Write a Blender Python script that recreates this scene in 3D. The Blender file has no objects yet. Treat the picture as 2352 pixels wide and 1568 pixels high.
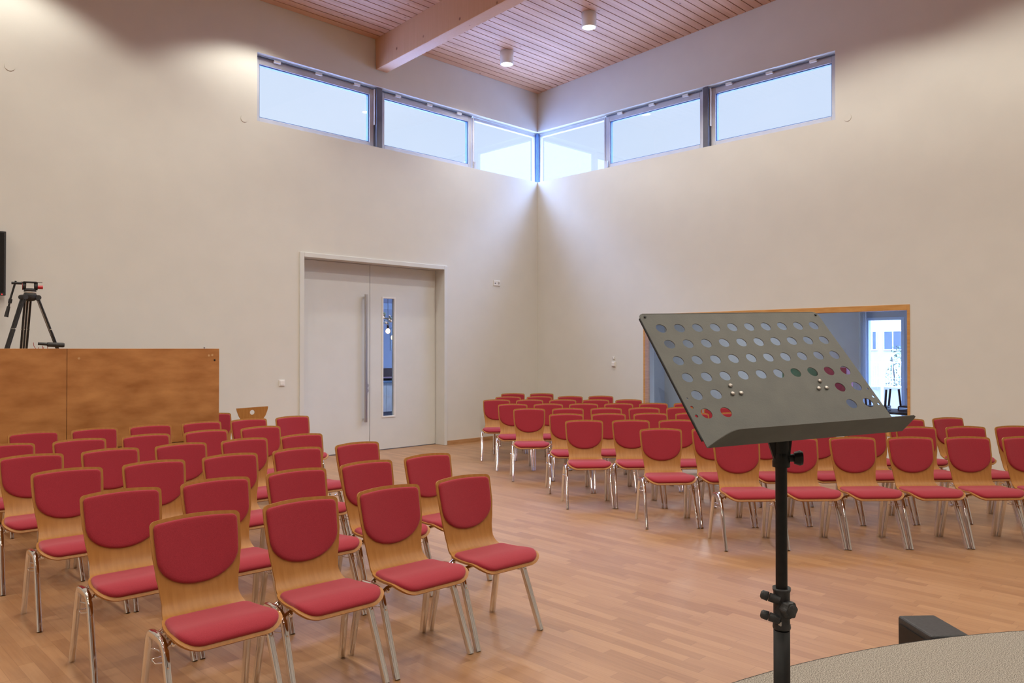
import bpy, bmesh, math, random
from mathutils import Vector, Matrix, Euler
random.seed(7)
R = math.radians
S = bpy.context.scene
C = S.collection

# ------------------------------------------------------------------ camera, world, exposure
CX, CY = 10.225, 9.685          # far corner of the hall (right wall x=CX, left wall y=CY)
ZC, SL = 6.2135, 0.0516         # ceiling height along the left wall and its rise per metre towards the stage
ZT, ZS = 5.516, 4.597           # clerestory opening
YAW, PITCH = 45.347, 0.544
cam_d = bpy.data.cameras.new('camera'); cam = bpy.data.objects.new('camera', cam_d); C.objects.link(cam)
cam.location = (0, 0, 1.56)
cam.rotation_euler = Euler((R(90 + PITCH), 0, R(YAW - 90)), 'XYZ')
cam_d.sensor_width = 36; cam_d.lens = 1774.24 / 2352 * 36; cam_d.clip_end = 200; cam_d.clip_start = 0.05
S.camera = cam
S.view_settings.view_transform = 'Standard'; S.view_settings.look = 'None'
S.view_settings.gamma = 1; S.view_settings.use_curve_mapping = False
S.view_settings.exposure = 0.0
S.render.film_transparent = False
try:
    S.cycles.use_denoising = True
    S.cycles.max_bounces = 10; S.cycles.diffuse_bounces = 5; S.cycles.glossy_bounces = 5; S.cycles.transparent_max_bounces = 16
    S.cycles.sample_clamp_indirect = 6.0
    S.cycles.caustics_reflective = False; S.cycles.caustics_refractive = False
except Exception: pass

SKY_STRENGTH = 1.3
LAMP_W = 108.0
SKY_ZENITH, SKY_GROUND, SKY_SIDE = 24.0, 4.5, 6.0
LAMP_COL = (1.0, 0.955, 0.83)
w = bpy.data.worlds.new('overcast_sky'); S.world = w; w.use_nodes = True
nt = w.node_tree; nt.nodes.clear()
def N(t, typ, **kw):
    n = t.nodes.new(typ)
    for k, v in kw.items(): setattr(n, k, v)
    return n
o_ = N(nt, 'ShaderNodeOutputWorld'); bg = N(nt, 'ShaderNodeBackground'); tc = N(nt, 'ShaderNodeTexCoord')
nz = N(nt, 'ShaderNodeTexNoise'); nz.inputs['Scale'].default_value = 2.2; nz.inputs['Detail'].default_value = 4
rp = N(nt, 'ShaderNodeValToRGB'); rp.color_ramp.elements[0].position = .35; rp.color_ramp.elements[1].position = .7
rp.color_ramp.elements[0].color = (.49, .605, .80, 1); rp.color_ramp.elements[1].color = (.57, .67, .81, 1)
nt.links.new(tc.outputs['Generated'], nz.inputs['Vector']); nt.links.new(nz.outputs['Fac'], rp.inputs['Fac'])
nt.links.new(rp.outputs['Color'], bg.inputs['Color'])
# unseen sky overhead, sideways and below the horizon boosted to throw blue light indoors
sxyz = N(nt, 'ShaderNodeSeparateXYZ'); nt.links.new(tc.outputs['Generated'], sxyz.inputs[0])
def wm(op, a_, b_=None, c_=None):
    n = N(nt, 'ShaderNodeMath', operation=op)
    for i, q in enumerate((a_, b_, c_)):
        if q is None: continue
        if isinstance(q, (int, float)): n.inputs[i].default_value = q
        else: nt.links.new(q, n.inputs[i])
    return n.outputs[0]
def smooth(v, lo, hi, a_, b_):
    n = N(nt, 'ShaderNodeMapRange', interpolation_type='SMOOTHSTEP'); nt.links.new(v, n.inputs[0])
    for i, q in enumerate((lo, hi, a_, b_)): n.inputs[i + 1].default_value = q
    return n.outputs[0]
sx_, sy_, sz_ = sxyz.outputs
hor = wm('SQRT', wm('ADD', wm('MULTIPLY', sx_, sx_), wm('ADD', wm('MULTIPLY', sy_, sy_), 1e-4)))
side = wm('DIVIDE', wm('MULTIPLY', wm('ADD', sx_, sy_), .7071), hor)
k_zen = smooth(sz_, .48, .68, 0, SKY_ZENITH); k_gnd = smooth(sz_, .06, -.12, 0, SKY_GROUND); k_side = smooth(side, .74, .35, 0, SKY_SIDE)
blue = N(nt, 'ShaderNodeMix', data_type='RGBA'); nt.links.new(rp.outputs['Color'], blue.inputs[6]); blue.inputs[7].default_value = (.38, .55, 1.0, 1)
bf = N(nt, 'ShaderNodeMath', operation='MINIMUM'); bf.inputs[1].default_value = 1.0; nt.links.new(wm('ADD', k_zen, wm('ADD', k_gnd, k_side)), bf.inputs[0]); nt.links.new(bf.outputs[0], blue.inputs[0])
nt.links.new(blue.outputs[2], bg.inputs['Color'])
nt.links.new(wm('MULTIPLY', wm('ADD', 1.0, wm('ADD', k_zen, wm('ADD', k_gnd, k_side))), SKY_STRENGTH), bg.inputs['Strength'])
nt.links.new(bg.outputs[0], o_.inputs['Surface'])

def lamp_light(x, y, z, power=LAMP_W, col=LAMP_COL):
    d = bpy.data.lights.new('downlight', 'SPOT'); d.energy = power; d.color = col
    d.spot_size = R(132); d.spot_blend = .36; d.shadow_soft_size = .07
    o = bpy.data.objects.new('downlight', d); o.location = (x, y, z); C.objects.link(o)
    return o
LAMPS_X = (8.5, 4.75, 1.80, -2.3); LAMPS_Y = (8.72, 7.04, 5.36, 3.68, 2.0, 0.32, -1.36, -3.04)
def ceil_z(y): return ZC + SL * (CY - y)
for lx in LAMPS_X:
    for ly in LAMPS_Y:
        lamp_light(lx, ly, ceil_z(ly) - .225)
def portal(loc, rot, sx, sy):
    d = bpy.data.lights.new('sky_portal', 'AREA'); d.shape = 'RECTANGLE'; d.size = sx; d.size_y = sy; d.energy = 1
    d.cycles.is_portal = True
    o = bpy.data.objects.new('sky_portal', d); o.location = loc; o.rotation_euler = rot; C.objects.link(o)
portal((7.5, CY + .3, 5.05), (R(-90), 0, 0), 5.6, 1.0)
portal((CX + .3, 7.0, 5.05), (R(90), 0, R(90)), 5.6, 1.0)

# ------------------------------------------------------------------ helpers
def L(t, a, b): t.links.new(a, b)
def new_mat(name):
    m = bpy.data.materials.new(name); m.use_nodes = True
    t = m.node_tree; b = t.nodes['Principled BSDF']
    return m, t, b
def noise_mat(name, c1, c2, scale=20, rough=.5, metal=0, stretch=(1, 1, 1), bump=0, detail=3, spec=.5, p0=.35, p1=.65, bscale=None, coat=0, sheen=0):
    m, t, b = new_mat(name)
    tcn = N(t, 'ShaderNodeTexCoord'); mp = N(t, 'ShaderNodeMapping'); mp.inputs['Scale'].default_value = stretch
    n = N(t, 'ShaderNodeTexNoise'); n.inputs['Scale'].default_value = scale; n.inputs['Detail'].default_value = detail
    r = N(t, 'ShaderNodeValToRGB'); r.color_ramp.elements[0].position = p0; r.color_ramp.elements[1].position = p1
    r.color_ramp.elements[0].color = (*c1, 1); r.color_ramp.elements[1].color = (*c2, 1)
    L(t, tcn.outputs['Object'], mp.inputs['Vector']); L(t, mp.outputs[0], n.inputs['Vector']); L(t, n.outputs['Fac'], r.inputs['Fac'])
    L(t, r.outputs['Color'], b.inputs['Base Color'])
    b.inputs['Roughness'].default_value = rough; b.inputs['Metallic'].default_value = metal
    b.inputs['Specular IOR Level'].default_value = spec
    if coat: b.inputs['Coat Weight'].default_value = coat; b.inputs['Coat Roughness'].default_value = .25
    if sheen: b.inputs['Sheen Weight'].default_value = sheen; b.inputs['Sheen Roughness'].default_value = .5; b.inputs['Sheen Tint'].default_value = (1, .55, .6, 1)
    if bump:
        bp = N(t, 'ShaderNodeBump'); bp.inputs['Strength'].default_value = bump; bp.inputs['Distance'].default_value = .01
        if bscale:
            n2 = N(t, 'ShaderNodeTexNoise'); n2.inputs['Scale'].default_value = bscale; n2.inputs['Detail'].default_value = 2
            L(t, tcn.outputs['Object'], n2.inputs['Vector']); L(t, n2.outputs['Fac'], bp.inputs['Height'])
        else: L(t, n.outputs['Fac'], bp.inputs['Height'])
        L(t, bp.outputs[0], b.inputs['Normal'])
    return m
def emit_mat(name, col, s):
    m, t, b = new_mat(name)
    b.inputs['Base Color'].default_value = (*col, 1); b.inputs['Emission Color'].default_value = (*col, 1); b.inputs['Emission Strength'].default_value = s
    return m
def glass_mat(name, tint=(1, 1, 1), refl=1.0):
    m = bpy.data.materials.new(name); m.use_nodes = True; t = m.node_tree; t.nodes.clear()
    o = N(t, 'ShaderNodeOutputMaterial'); mx = N(t, 'ShaderNodeMixShader'); tr = N(t, 'ShaderNodeBsdfTransparent'); gl = N(t, 'ShaderNodeBsdfGlossy'); f = N(t, 'ShaderNodeFresnel')
    ge = N(t, 'ShaderNodeNewGeometry'); mr = N(t, 'ShaderNodeMapRange'); mr.inputs[3].default_value = 1.5; mr.inputs[4].default_value = 1 / 1.5
    L(t, ge.outputs['Backfacing'], mr.inputs[0]); L(t, mr.outputs[0], f.inputs['IOR'])      # the same reflectance from both sides of the pane
    tr.inputs['Color'].default_value = (*tint, 1); gl.inputs['Roughness'].default_value = .01
    gl.inputs['Color'].default_value = (refl, refl, refl, 1)
    L(t, f.outputs[0], mx.inputs[0]); L(t, tr.outputs[0], mx.inputs[1]); L(t, gl.outputs[0], mx.inputs[2]); L(t, mx.outputs[0], o.inputs['Surface'])
    return m

class MB:
    def __init__(s): s.v = []; s.f = []; s.sm = []
    def add(s, vs, fs, smooth=False):
        b = len(s.v); s.v += [tuple(v) for v in vs]
        s.f += [tuple(i + b for i in f) for f in fs]; s.sm += [smooth] * len(fs)
    def box(s, x0, x1, y0, y1, z0, z1, M=None):
        vs = [Vector((x, y, z)) for z in (z0, z1) for y in (y0, y1) for x in (x0, x1)]
        if M: vs = [M @ v for v in vs]
        s.add(vs, [(0, 2, 3, 1), (4, 5, 7, 6), (0, 1, 5, 4), (2, 6, 7, 3), (0, 4, 6, 2), (1, 3, 7, 5)]); return s
    def prism(s, poly, d, M=None):
        """closed 2-D outline (x, y) extruded from z=0 to z=d, then placed by M"""
        n = len(poly); vs = [Vector((x, y, 0)) for x, y in poly] + [Vector((x, y, d)) for x, y in poly]
        if M: vs = [M @ v for v in vs]
        s.add(vs, [tuple(range(n - 1, -1, -1)), tuple(range(n, 2 * n))] + [(i, (i + 1) % n, n + (i + 1) % n, n + i) for i in range(n)]); return s
    def cyl(s, p0, p1, r0, r1=None, n=20, caps=True, smooth=True):
        r1 = r0 if r1 is None else r1
        p0 = Vector(p0); p1 = Vector(p1); d = (p1 - p0).normalized()
        a = d.orthogonal().normalized(); b = d.cross(a)
        vs = []
        for p, r in ((p0, r0), (p1, r1)):
            vs += [p + (a * math.cos(2 * math.pi * i / n) + b * math.sin(2 * math.pi * i / n)) * r for i in range(n)]
        s.add(vs, [(i, (i + 1) % n, n + (i + 1) % n, n + i) for i in range(n)], smooth)
        if caps:
            s.add(vs, [tuple(range(n - 1, -1, -1)), tuple(range(n, 2 * n))])
        return s
    def lathe(s, prof, c=(0, 0, 0), n=24, M=None):
        vs = []; fs = []
        for r, z in prof:
            for i in range(n):
                a = 2 * math.pi * i / n; vs.append(Vector((r * math.cos(a), r * math.sin(a), z)))
        for k in range(len(prof) - 1):
            for i in range(n):
                fs.append((k * n + i, k * n + (i + 1) % n, (k + 1) * n + (i + 1) % n, (k + 1) * n + i))
        c = Vector(c); vs = [(M @ v if M else v) + c for v in vs]
        s.add(vs, fs, True); return s
    def sweep(s, path, sec, up=None, caps=True, smooth=True):
        """section = list of (a, b) offsets; a along `up`-derived side axis"""
        path = [Vector(p) for p in path]; n = len(sec); vs = []
        up = Vector(up) if up else None; prev = None
        for i, p in enumerate(path):
            t = ((path[min(i + 1, len(path) - 1)] - p).normalized() + (p - path[max(i - 1, 0)]).normalized()).normalized()
            if up is not None: a = up - t * up.dot(t)
            else: a = t.orthogonal() if prev is None else prev - t * prev.dot(t)
            a.normalize(); prev = a; b = t.cross(a)
            vs += [p + a * x + b * y for x, y in sec]
        fs = []
        for k in range(len(path) - 1):
            fs += [(k * n + i, k * n + (i + 1) % n, (k + 1) * n + (i + 1) % n, (k + 1) * n + i) for i in range(n)]
        s.add(vs, fs, smooth)
        if caps:
            m = len(path); s.add(vs[:n] , [tuple(range(n - 1, -1, -1))]); s.add(vs[-n:], [tuple(range(n))])
        return s
    def tube(s, path, r, n=10):
        return s.sweep(path, [(r * math.cos(2 * math.pi * i / n), r * math.sin(2 * math.pi * i / n)) for i in range(n)])
    def build(s, name, mat, parent=None, bevel=0, seg=2, norm=True):
        me = bpy.data.meshes.new(name); me.from_pydata([tuple(v) for v in s.v], [], s.f)
        me.polygons.foreach_set('use_smooth', s.sm)
        if norm:
            bm = bmesh.new(); bm.from_mesh(me); bmesh.ops.recalc_face_normals(bm, faces=bm.faces); bm.to_mesh(me); bm.free()
        me.materials.append(mat); me.update()
        o = bpy.data.objects.new(name, me); C.objects.link(o)
        if parent is not None: o.parent = parent
        if bevel:
            md = o.modifiers.new('edge', 'BEVEL'); md.width = bevel; md.segments = seg; md.limit_method = 'ANGLE'; md.angle_limit = R(40)
        return o
def ell(a, b, n=14, e=2.0):
    out = []
    for i in range(n):
        t = 2 * math.pi * i / n; c, sn = math.cos(t), math.sin(t)
        out.append((a * math.copysign(abs(c) ** (2 / e), c), b * math.copysign(abs(sn) ** (2 / e), sn)))
    return out
def tag(o, label, cat, group=None):
    o['label'] = label; o['category'] = cat
    if group: o['group'] = group
    return o
def struct(o): o['kind'] = 'structure'; return o
def thing(name, label, cat, loc=(0, 0, 0), rotz=0, group=None):
    o = bpy.data.objects.new(name, None); C.objects.link(o); o.location = loc; o.rotation_euler = (0, 0, rotz); o.empty_display_size = .1
    return tag(o, label, cat, group)
def empty(name, loc=(0, 0, 0)):
    o = bpy.data.objects.new(name, None); C.objects.link(o); o.location = loc; o.empty_display_size = .1; return o
def copy_tree(o, parent=None):
    c = o.copy(); C.objects.link(c); c.parent = parent
    for ch in list(o.children): copy_tree(ch, c)
    return c

# ------------------------------------------------------------------ materials
M_wall = noise_mat('wall_plaster', (.69, .682, .645), (.71, .70, .66), 3, .85, bump=.05, bscale=160, spec=.25)
M_door = noise_mat('door_paint', (.68, .69, .675), (.70, .71, .695), 4, .5, spec=.4)
M_frame = noise_mat('window_grey_paint', (.50, .51, .57), (.54, .55, .61), 6, .45)
M_post = noise_mat('dark_window_post', (.10, .105, .14), (.13, .135, .17), 6, .45)
M_white = noise_mat('white_plastic', (.80, .79, .77), (.83, .82, .80), 8, .4)
M_chrome = noise_mat('polished_chrome', (.80, .80, .81), (.88, .88, .89), 5, .07, metal=1)
M_steel = noise_mat('brushed_steel', (.50, .47, .44), (.58, .55, .52), 40, .32, metal=1, stretch=(1, 1, .05))
M_black = noise_mat('black_powder_coat', (.008, .008, .008), (.012, .011, .011), 60, .45, spec=.3)
M_blackp = noise_mat('black_plastic', (.022, .022, .024), (.035, .035, .037), 70, .5, bump=.15, bscale=300)
M_red = noise_mat('red_wool_fabric', (.285, .020, .034), (.355, .028, .045), 420, .85, bump=.08, spec=.2, sheen=.42, detail=2)
M_ply = noise_mat('beech_plywood', (.37, .156, .035), (.425, .191, .047), 9, .42, stretch=(6, 1.2, .7), detail=5, bump=.02, spec=.4)
M_plyedge = M_ply
M_booth = noise_mat('stained_birch_board', (.33, .120, .028), (.56, .255, .082), 3.0, .42, stretch=(1, 1, 2.6), detail=12, p0=.28, p1=.72)
M_boothin = noise_mat('booth_inner_board', (.30, .16, .06), (.36, .20, .08), 5, .6)
M_glass = glass_mat('clear_glass')
M_glass2 = glass_mat('interior_glass', (.86, .92, .97), .8)
M_skirt = noise_mat('oak_skirting', (.42, .22, .09), (.50, .28, .13), 7, .45, stretch=(1, 1, 8))
M_oak = noise_mat('oak_window_lining', (.55, .27, .075), (.64, .34, .11), 6, .42, stretch=(1, 1, 6))
M_carpet = noise_mat('speckled_carpet', (.165, .145, .125), (.43, .39, .34), 260, .95, bump=.03, bscale=260, detail=3, spec=.1, p0=.42, p1=.58)
M_stage = noise_mat('stage_front_black', (.015, .014, .014), (.022, .021, .021), 20, .7)
M_larch = None
def wood_plank(name, dark, light, knot, axis, rough=.5, turn=0):
    """boards along x; colour by board, grain along the board, small dark knots"""
    m, t, b = new_mat(name)
    tc0 = N(t, 'ShaderNodeTexCoord'); tcn = N(t, 'ShaderNodeMapping'); tcn.inputs['Rotation'].default_value = (R(turn), 0, R(90) if turn else 0); L(t, tc0.outputs['Object'], tcn.inputs['Vector'])
    sx = N(t, 'ShaderNodeSeparateXYZ'); L(t, tcn.outputs[0], sx.inputs[0])
    dv = N(t, 'ShaderNodeMath', operation='DIVIDE'); L(t, sx.outputs['Y'], dv.inputs[0]); dv.inputs[1].default_value = axis
    fl = N(t, 'ShaderNodeMath', operation='FLOOR'); L(t, dv.outputs[0], fl.inputs[0])
    wn = N(t, 'ShaderNodeTexWhiteNoise', noise_dimensions='1D'); L(t, fl.outputs[0], wn.inputs['W'])
    mp = N(t, 'ShaderNodeMapping'); mp.inputs['Scale'].default_value = (.6, 14, 14); L(t, tcn.outputs[0], mp.inputs['Vector'])
    nz = N(t, 'ShaderNodeTexNoise'); nz.inputs['Scale'].default_value = 3; nz.inputs['Detail'].default_value = 5; L(t, mp.outputs[0], nz.inputs['Vector'])
    ad = N(t, 'ShaderNodeMath', operation='MULTIPLY_ADD'); L(t, wn.outputs['Value'], ad.inputs[0]); ad.inputs[1].default_value = .45
    ml = N(t, 'ShaderNodeMath', operation='MULTIPLY'); L(t, nz.outputs['Fac'], ml.inputs[0]); ml.inputs[1].default_value = .6; L(t, ml.outputs[0], ad.inputs[2])
    mx = N(t, 'ShaderNodeMix', data_type='RGBA'); mx.inputs[6].default_value = (*dark, 1); mx.inputs[7].default_value = (*light, 1); L(t, ad.outputs[0], mx.inputs[0])
    vr = N(t, 'ShaderNodeTexVoronoi'); vr.inputs['Scale'].default_value = 1.0
    mp2 = N(t, 'ShaderNodeMapping'); mp2.inputs['Scale'].default_value = (4.2, 9.0, 5.0); L(t, tcn.outputs[0], mp2.inputs['Vector']); L(t, mp2.outputs[0], vr.inputs['Vector'])
    kr = N(t, 'ShaderNodeValToRGB'); kr.color_ramp.elements[0].position = .05; kr.color_ramp.elements[1].position = .12
    kr.color_ramp.elements[0].color = (1, 1, 1, 1); kr.color_ramp.elements[1].color = (0, 0, 0, 1); L(t, vr.outputs['Distance'], kr.inputs['Fac'])
    vc = N(t, 'ShaderNodeSeparateColor'); L(t, vr.outputs['Color'], vc.inputs[0]); gt = N(t, 'ShaderNodeMath', operation='GREATER_THAN'); L(t, vc.outputs[0], gt.inputs[0]); gt.inputs[1].default_value = .62
    km_ = N(t, 'ShaderNodeMath', operation='MULTIPLY'); L(t, kr.outputs['Color'], km_.inputs[0]); L(t, gt.outputs[0], km_.inputs[1])
    mk = N(t, 'ShaderNodeMix', data_type='RGBA'); L(t, km_.outputs[0], mk.inputs[0]); L(t, mx.outputs[2], mk.inputs[6]); mk.inputs[7].default_value = (*knot, 1)
    L(t, mk.outputs[2], b.inputs['Base Color']); b.inputs['Roughness'].default_value = rough
    return m
M_larch = wood_plank('larch_boards', (.50, .26, .15), (.72, .43, .28), (.17, .06, .03), .13)
M_beam = wood_plank('glulam_larch', (.60, .335, .19), (.74, .46, .295), (.26, .10, .05), .10, turn=90)
M_gap = noise_mat('ceiling_gap', (.05, .018, .009), (.07, .026, .013), 9, .9)

def parquet(name):
    m, t, b = new_mat(name)
    tcn = N(t, 'ShaderNodeTexCoord'); sx = N(t, 'ShaderNodeSeparateXYZ'); L(t, tcn.outputs['Object'], sx.inputs[0])
    W_, LEN = .068, .52
    def mth(op, a, bv=None, cv=None):
        n = N(t, 'ShaderNodeMath', operation=op)
        for i, q in enumerate((a, bv, cv)):
            if q is None: continue
            if isinstance(q, (int, float)): n.inputs[i].default_value = q
            else: L(t, q, n.inputs[i])
        return n.outputs[0]
    u = mth('DIVIDE', sx.outputs['X'], W_); row = mth('FLOOR', u)
    wr = N(t, 'ShaderNodeTexWhiteNoise', noise_dimensions='1D'); L(t, row, wr.inputs['W'])
    v = mth('ADD', mth('DIVIDE', sx.outputs['Y'], LEN), mth('MULTIPLY', wr.outputs['Value'], 7.3)); pl = mth('FLOOR', v)
    cb = N(t, 'ShaderNodeCombineXYZ'); L(t, row, cb.inputs[0]); L(t, pl, cb.inputs[1])
    wn = N(t, 'ShaderNodeTexWhiteNoise', noise_dimensions='2D'); L(t, cb.outputs[0], wn.inputs['Vector'])
    mp = N(t, 'ShaderNodeMapping'); mp.inputs['Scale'].default_value = (40, 2.2, 1); L(t, tcn.outputs['Object'], mp.inputs['Vector'])
    nz = N(t, 'ShaderNodeTexNoise'); nz.inputs['Scale'].default_value = 1.6; nz.inputs['Detail'].default_value = 5; L(t, mp.outputs[0], nz.inputs['Vector'])
    fac = mth('ADD', mth('MULTIPLY', wn.outputs['Value'], .42), mth('MULTIPLY', nz.outputs['Fac'], .55))
    r = N(t, 'ShaderNodeValToRGB'); e = r.color_ramp.elements
    e[0].position = .1; e[0].color = (.29, .135, .055, 1); e[1].position = .9; e[1].color = (.49, .270, .130, 1)
    k = r.color_ramp.elements.new(.5); k.color = (.395, .203, .090, 1)
    L(t, fac, r.inputs['Fac'])
    fu = mth('FRACT', u); fv = mth('FRACT', v)
    g1 = mth('LESS_THAN', fu, .028); g2 = mth('LESS_THAN', fv, .005); g = mth('MAXIMUM', g1, g2)
    mx = N(t, 'ShaderNodeMix', data_type='RGBA'); L(t, mth('MULTIPLY', g, .45), mx.inputs[0]); L(t, r.outputs['Color'], mx.inputs[6]); mx.inputs[7].default_value = (.16, .07, .03, 1)
    L(t, mx.outputs[2], b.inputs['Base Color'])
    n2 = N(t, 'ShaderNodeTexNoise'); n2.inputs['Scale'].default_value = 1.3; L(t, tcn.outputs['Object'], n2.inputs['Vector'])
    L(t, mth('ADD', mth('MULTIPLY', n2.outputs['Fac'], .14), .30), b.inputs['Roughness'])
    b.inputs['Specular IOR Level'].default_value = 1.0
    bp = N(t, 'ShaderNodeBump'); bp.inputs['Strength'].default_value = .10; bp.inputs['Distance'].default_value = .003
    L(t, mth('ADD', mth('MULTIPLY', wn.outputs['Value'], .5), mth('MULTIPLY', nz.outputs['Fac'], .6)), bp.inputs['Height']); L(t, bp.outputs[0], b.inputs['Normal'])
    return m
M_floor = parquet('oak_parquet')

# ------------------------------------------------------------------ the hall
XB, YB = -5.5, -6.0
WT = .30
struct(MB().box(XB - .3, CX + .3, YB - .3, CY + .3, -.12, 0).build('floor', M_floor))
def wall_boxes(mb, u0, u1, z0, z1, holes, place):
    us = sorted({u0, u1, *[h[0] for h in holes], *[h[1] for h in holes]}); zs = sorted({z0, z1, *[h[2] for h in holes], *[h[3] for h in holes]})
    for a, b_ in zip(us, us[1:]):
        for c, d in zip(zs, zs[1:]):
            mu, mz = (a + b_) / 2, (c + d) / 2
            if any(h[0] < mu < h[1] and h[2] < mz < h[3] for h in holes): continue
            place(mb, a, b_, c, d)
XL, YR = 4.796, 4.252           # outer ends of the two clerestory bands
D0, D1, DZ = 5.44, 8.06, 2.87   # door opening
mb = MB(); wall_boxes(mb, XB - WT, CX + WT, 0, 7.4, [(XL, CX + WT, ZS, ZT), (D0, D1, 0, DZ)], lambda m, a, b_, c, d: m.box(a, b_, CY, CY + WT, c, d))
struct(mb.build('wall_left', M_wall))
IY0, IY1, IZ0, IZ1 = 3.34, 7.344, .46, 2.112
mb = MB(); wall_boxes(mb, YB - WT, CY, 0, 7.4, [(YR, CY, ZS, ZT), (IY0, IY1, IZ0, IZ1)], lambda m, a, b_, c, d: m.box(CX, CX + WT, a, b_, c, d))
struct(mb.build('wall_right', M_wall))
struct(MB().box(XB - WT, XB, YB, CY, 0, 7.4).build('wall_back', M_wall))
struct(MB().box(XB, CX, YB - WT, YB, 0, 7.4).build('wall_front', M_wall))
# ceiling of larch boards with open joints under a dark backing
mb = MB(); tilt = Matrix.Translation((0, CY, ZC)) @ Matrix.Rotation(-math.atan(SL), 4, 'X')
n_b = 137
for k in range(n_b):
    y1 = -.13 * k - .0075; y0 = -.13 * (k + 1) + .0075
    mb.box(XB, CX, y0, y1, 0, .022, tilt)
ceil = struct(mb.build('ceiling', M_larch))
cb_ = MB().box(XB - .2, CX + .2, -18.4, .25, .022, .12, tilt).build('ceiling_backing', M_gap, ceil)
# glulam beam
mb = MB(); bt = Matrix.Translation((0, CY, ZC)) @ Matrix.Rotation(-math.atan(SL), 4, 'X')
beam = MB().box(6.672, 6.872, -17.6, 0, -.462, .005, bt).build('trim_1', M_beam, bevel=.006); struct(beam)
beam['label'] = 'pale laminated timber ceiling beam'
# skirting
struct(MB().box(8.08, CX, CY - .016, CY, 0, .065).build('baseboard_left', M_skirt))
struct(MB().box(XB, 5.42, CY - .016, CY, 0, .065).build('baseboard_rear', M_skirt))
struct(MB().box(CX - .016, CX, YB, CY - .016, 0, .065).build('baseboard_right', M_skirt))

# ------------------------------------------------------------------ clerestory windows
def sash(idx, wall, a, b_, fixed=False, rod=True):
    root = struct(empty('window_%d' % idx))
    y0, y1 = .10, .17
    def bx(m, u0, u1, v0, v1, z0, z1):
        if wall == 'L': m.box(u0, u1, CY + v0, CY + v1, z0, z1)
        else: m.box(CX + v0, CX + v1, u0, u1, z0, z1)
    st = .035 if fixed else .078; bot = .02 if fixed else .085; top = .05 if fixed else .095
    m = MB(); zt, zs = 5.497, ZS
    bx(m, a, a + st, y0, y1, zs, zt); bx(m, b_ - st, b_, y0, y1, zs, zt)
    bx(m, a + st, b_ - st, y0, y1, zs, zs + bot); bx(m, a + st, b_ - st, y0, y1, zt - top, zt)
    m.build('window_frame', M_frame, root, bevel=.006)
    if not fixed:
        m = MB(); q = .012; ia, ib, z0, z1 = a + st, b_ - st, zs + bot, zt - top
        bx(m, ia, ia + q, y0 + .02, y1, z0, z1); bx(m, ib - q, ib, y0 + .02, y1, z0, z1); bx(m, ia + q, ib - q, y0 + .02, y1, z0, z0 + q); bx(m, ia + q, ib - q, y0 + .02, y1, z1 - q, z1)
        m.build('glazing_bead', M_bead, root)
    g = MB(); bx(g, a + st, b_ - st, y0 + .035, y0 + .041, zs + bot, zt - top); g.build('glass_pane', M_glass, root)
    if rod:
        m = MB(); bx(m, a + .02, b_ - .02, .075, .092, zt - .012, zt + .004); m.build('opener_rail', M_post, root)
        for k in range(3):
            u = a + (b_ - a) * (k + .5) / 3
            m = MB(); bx(m, u - .05, u + .05, .055, .098, zt - .034, zt + .002); m.build('opener_clip', M_white, root, bevel=.004)
    return root
M_bead = noise_mat('blue_grey_bead', (.06, .14, .34), (.07, .16, .38), 5, .4)
w1 = sash(1, 'L', 4.80, 6.722); w2 = sash(2, 'L', 6.838, 8.71); w3 = sash(3, 'L', 8.735, 10.29, True, False)
w4 = sash(4, 'R', 8.19, 9.748, True, False); w5 = sash(5, 'R', 6.282, 8.178); w6 = sash(6, 'R', 4.262, 6.172)
MB().box(8.725, 8.765, CY + .055, CY + .098, 4.60, 4.735).build('window_handle', M_frame, w3, bevel=.004)
MB().box(CX + .055, CX + .098, 8.125, 8.165, 4.60, 4.735).build('window_handle', M_frame, w5, bevel=.004)
MB().box(8.712, 8.724, CY + .075, CY + .097, 4.60, 5.48).build('closing_strip', M_white, w2)
MB().box(6.708, 6.720, CY + .06, CY + .10, 4.95, 5.49).build('closing_strip', M_white, w1)
MB().box(CX + .06, CX + .10, 6.28, 6.292, 4.60, 5.49).build('closing_strip', M_white, w5)
MB().box(CX + .06, CX + .10, 6.155, 6.167, 4.92, 5.49).build('closing_strip', M_white, w6)
struct(MB().box(6.728, 6.832, CY + .03, CY + .24, ZS, ZT).build('trim_2', M_post, bevel=.012))
struct(MB().box(CX + .03, CX + .24, 6.180, 6.274, ZS, ZT).build('trim_3', M_post, bevel=.012))
mb = MB().box(10.288, 10.378, CY + .063, CY + .153, ZS, ZT - .012)
mb.cyl((10.288, CY + .063, ZS), (10.288, CY + .063, ZT - .012), .020); mb.box(10.268, 10.288, CY + .085, CY + .12, ZS, ZT - .012).box(10.31, 10.345, CY + .043, CY + .063, ZS, ZT - .012)
struct(mb.build('trim_4', noise_mat('skylit_corner_post', (.12, .24, .50), (.15, .28, .56), 5, .4), bevel=.004))  # blue daylight on the corner post put into its colour

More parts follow.
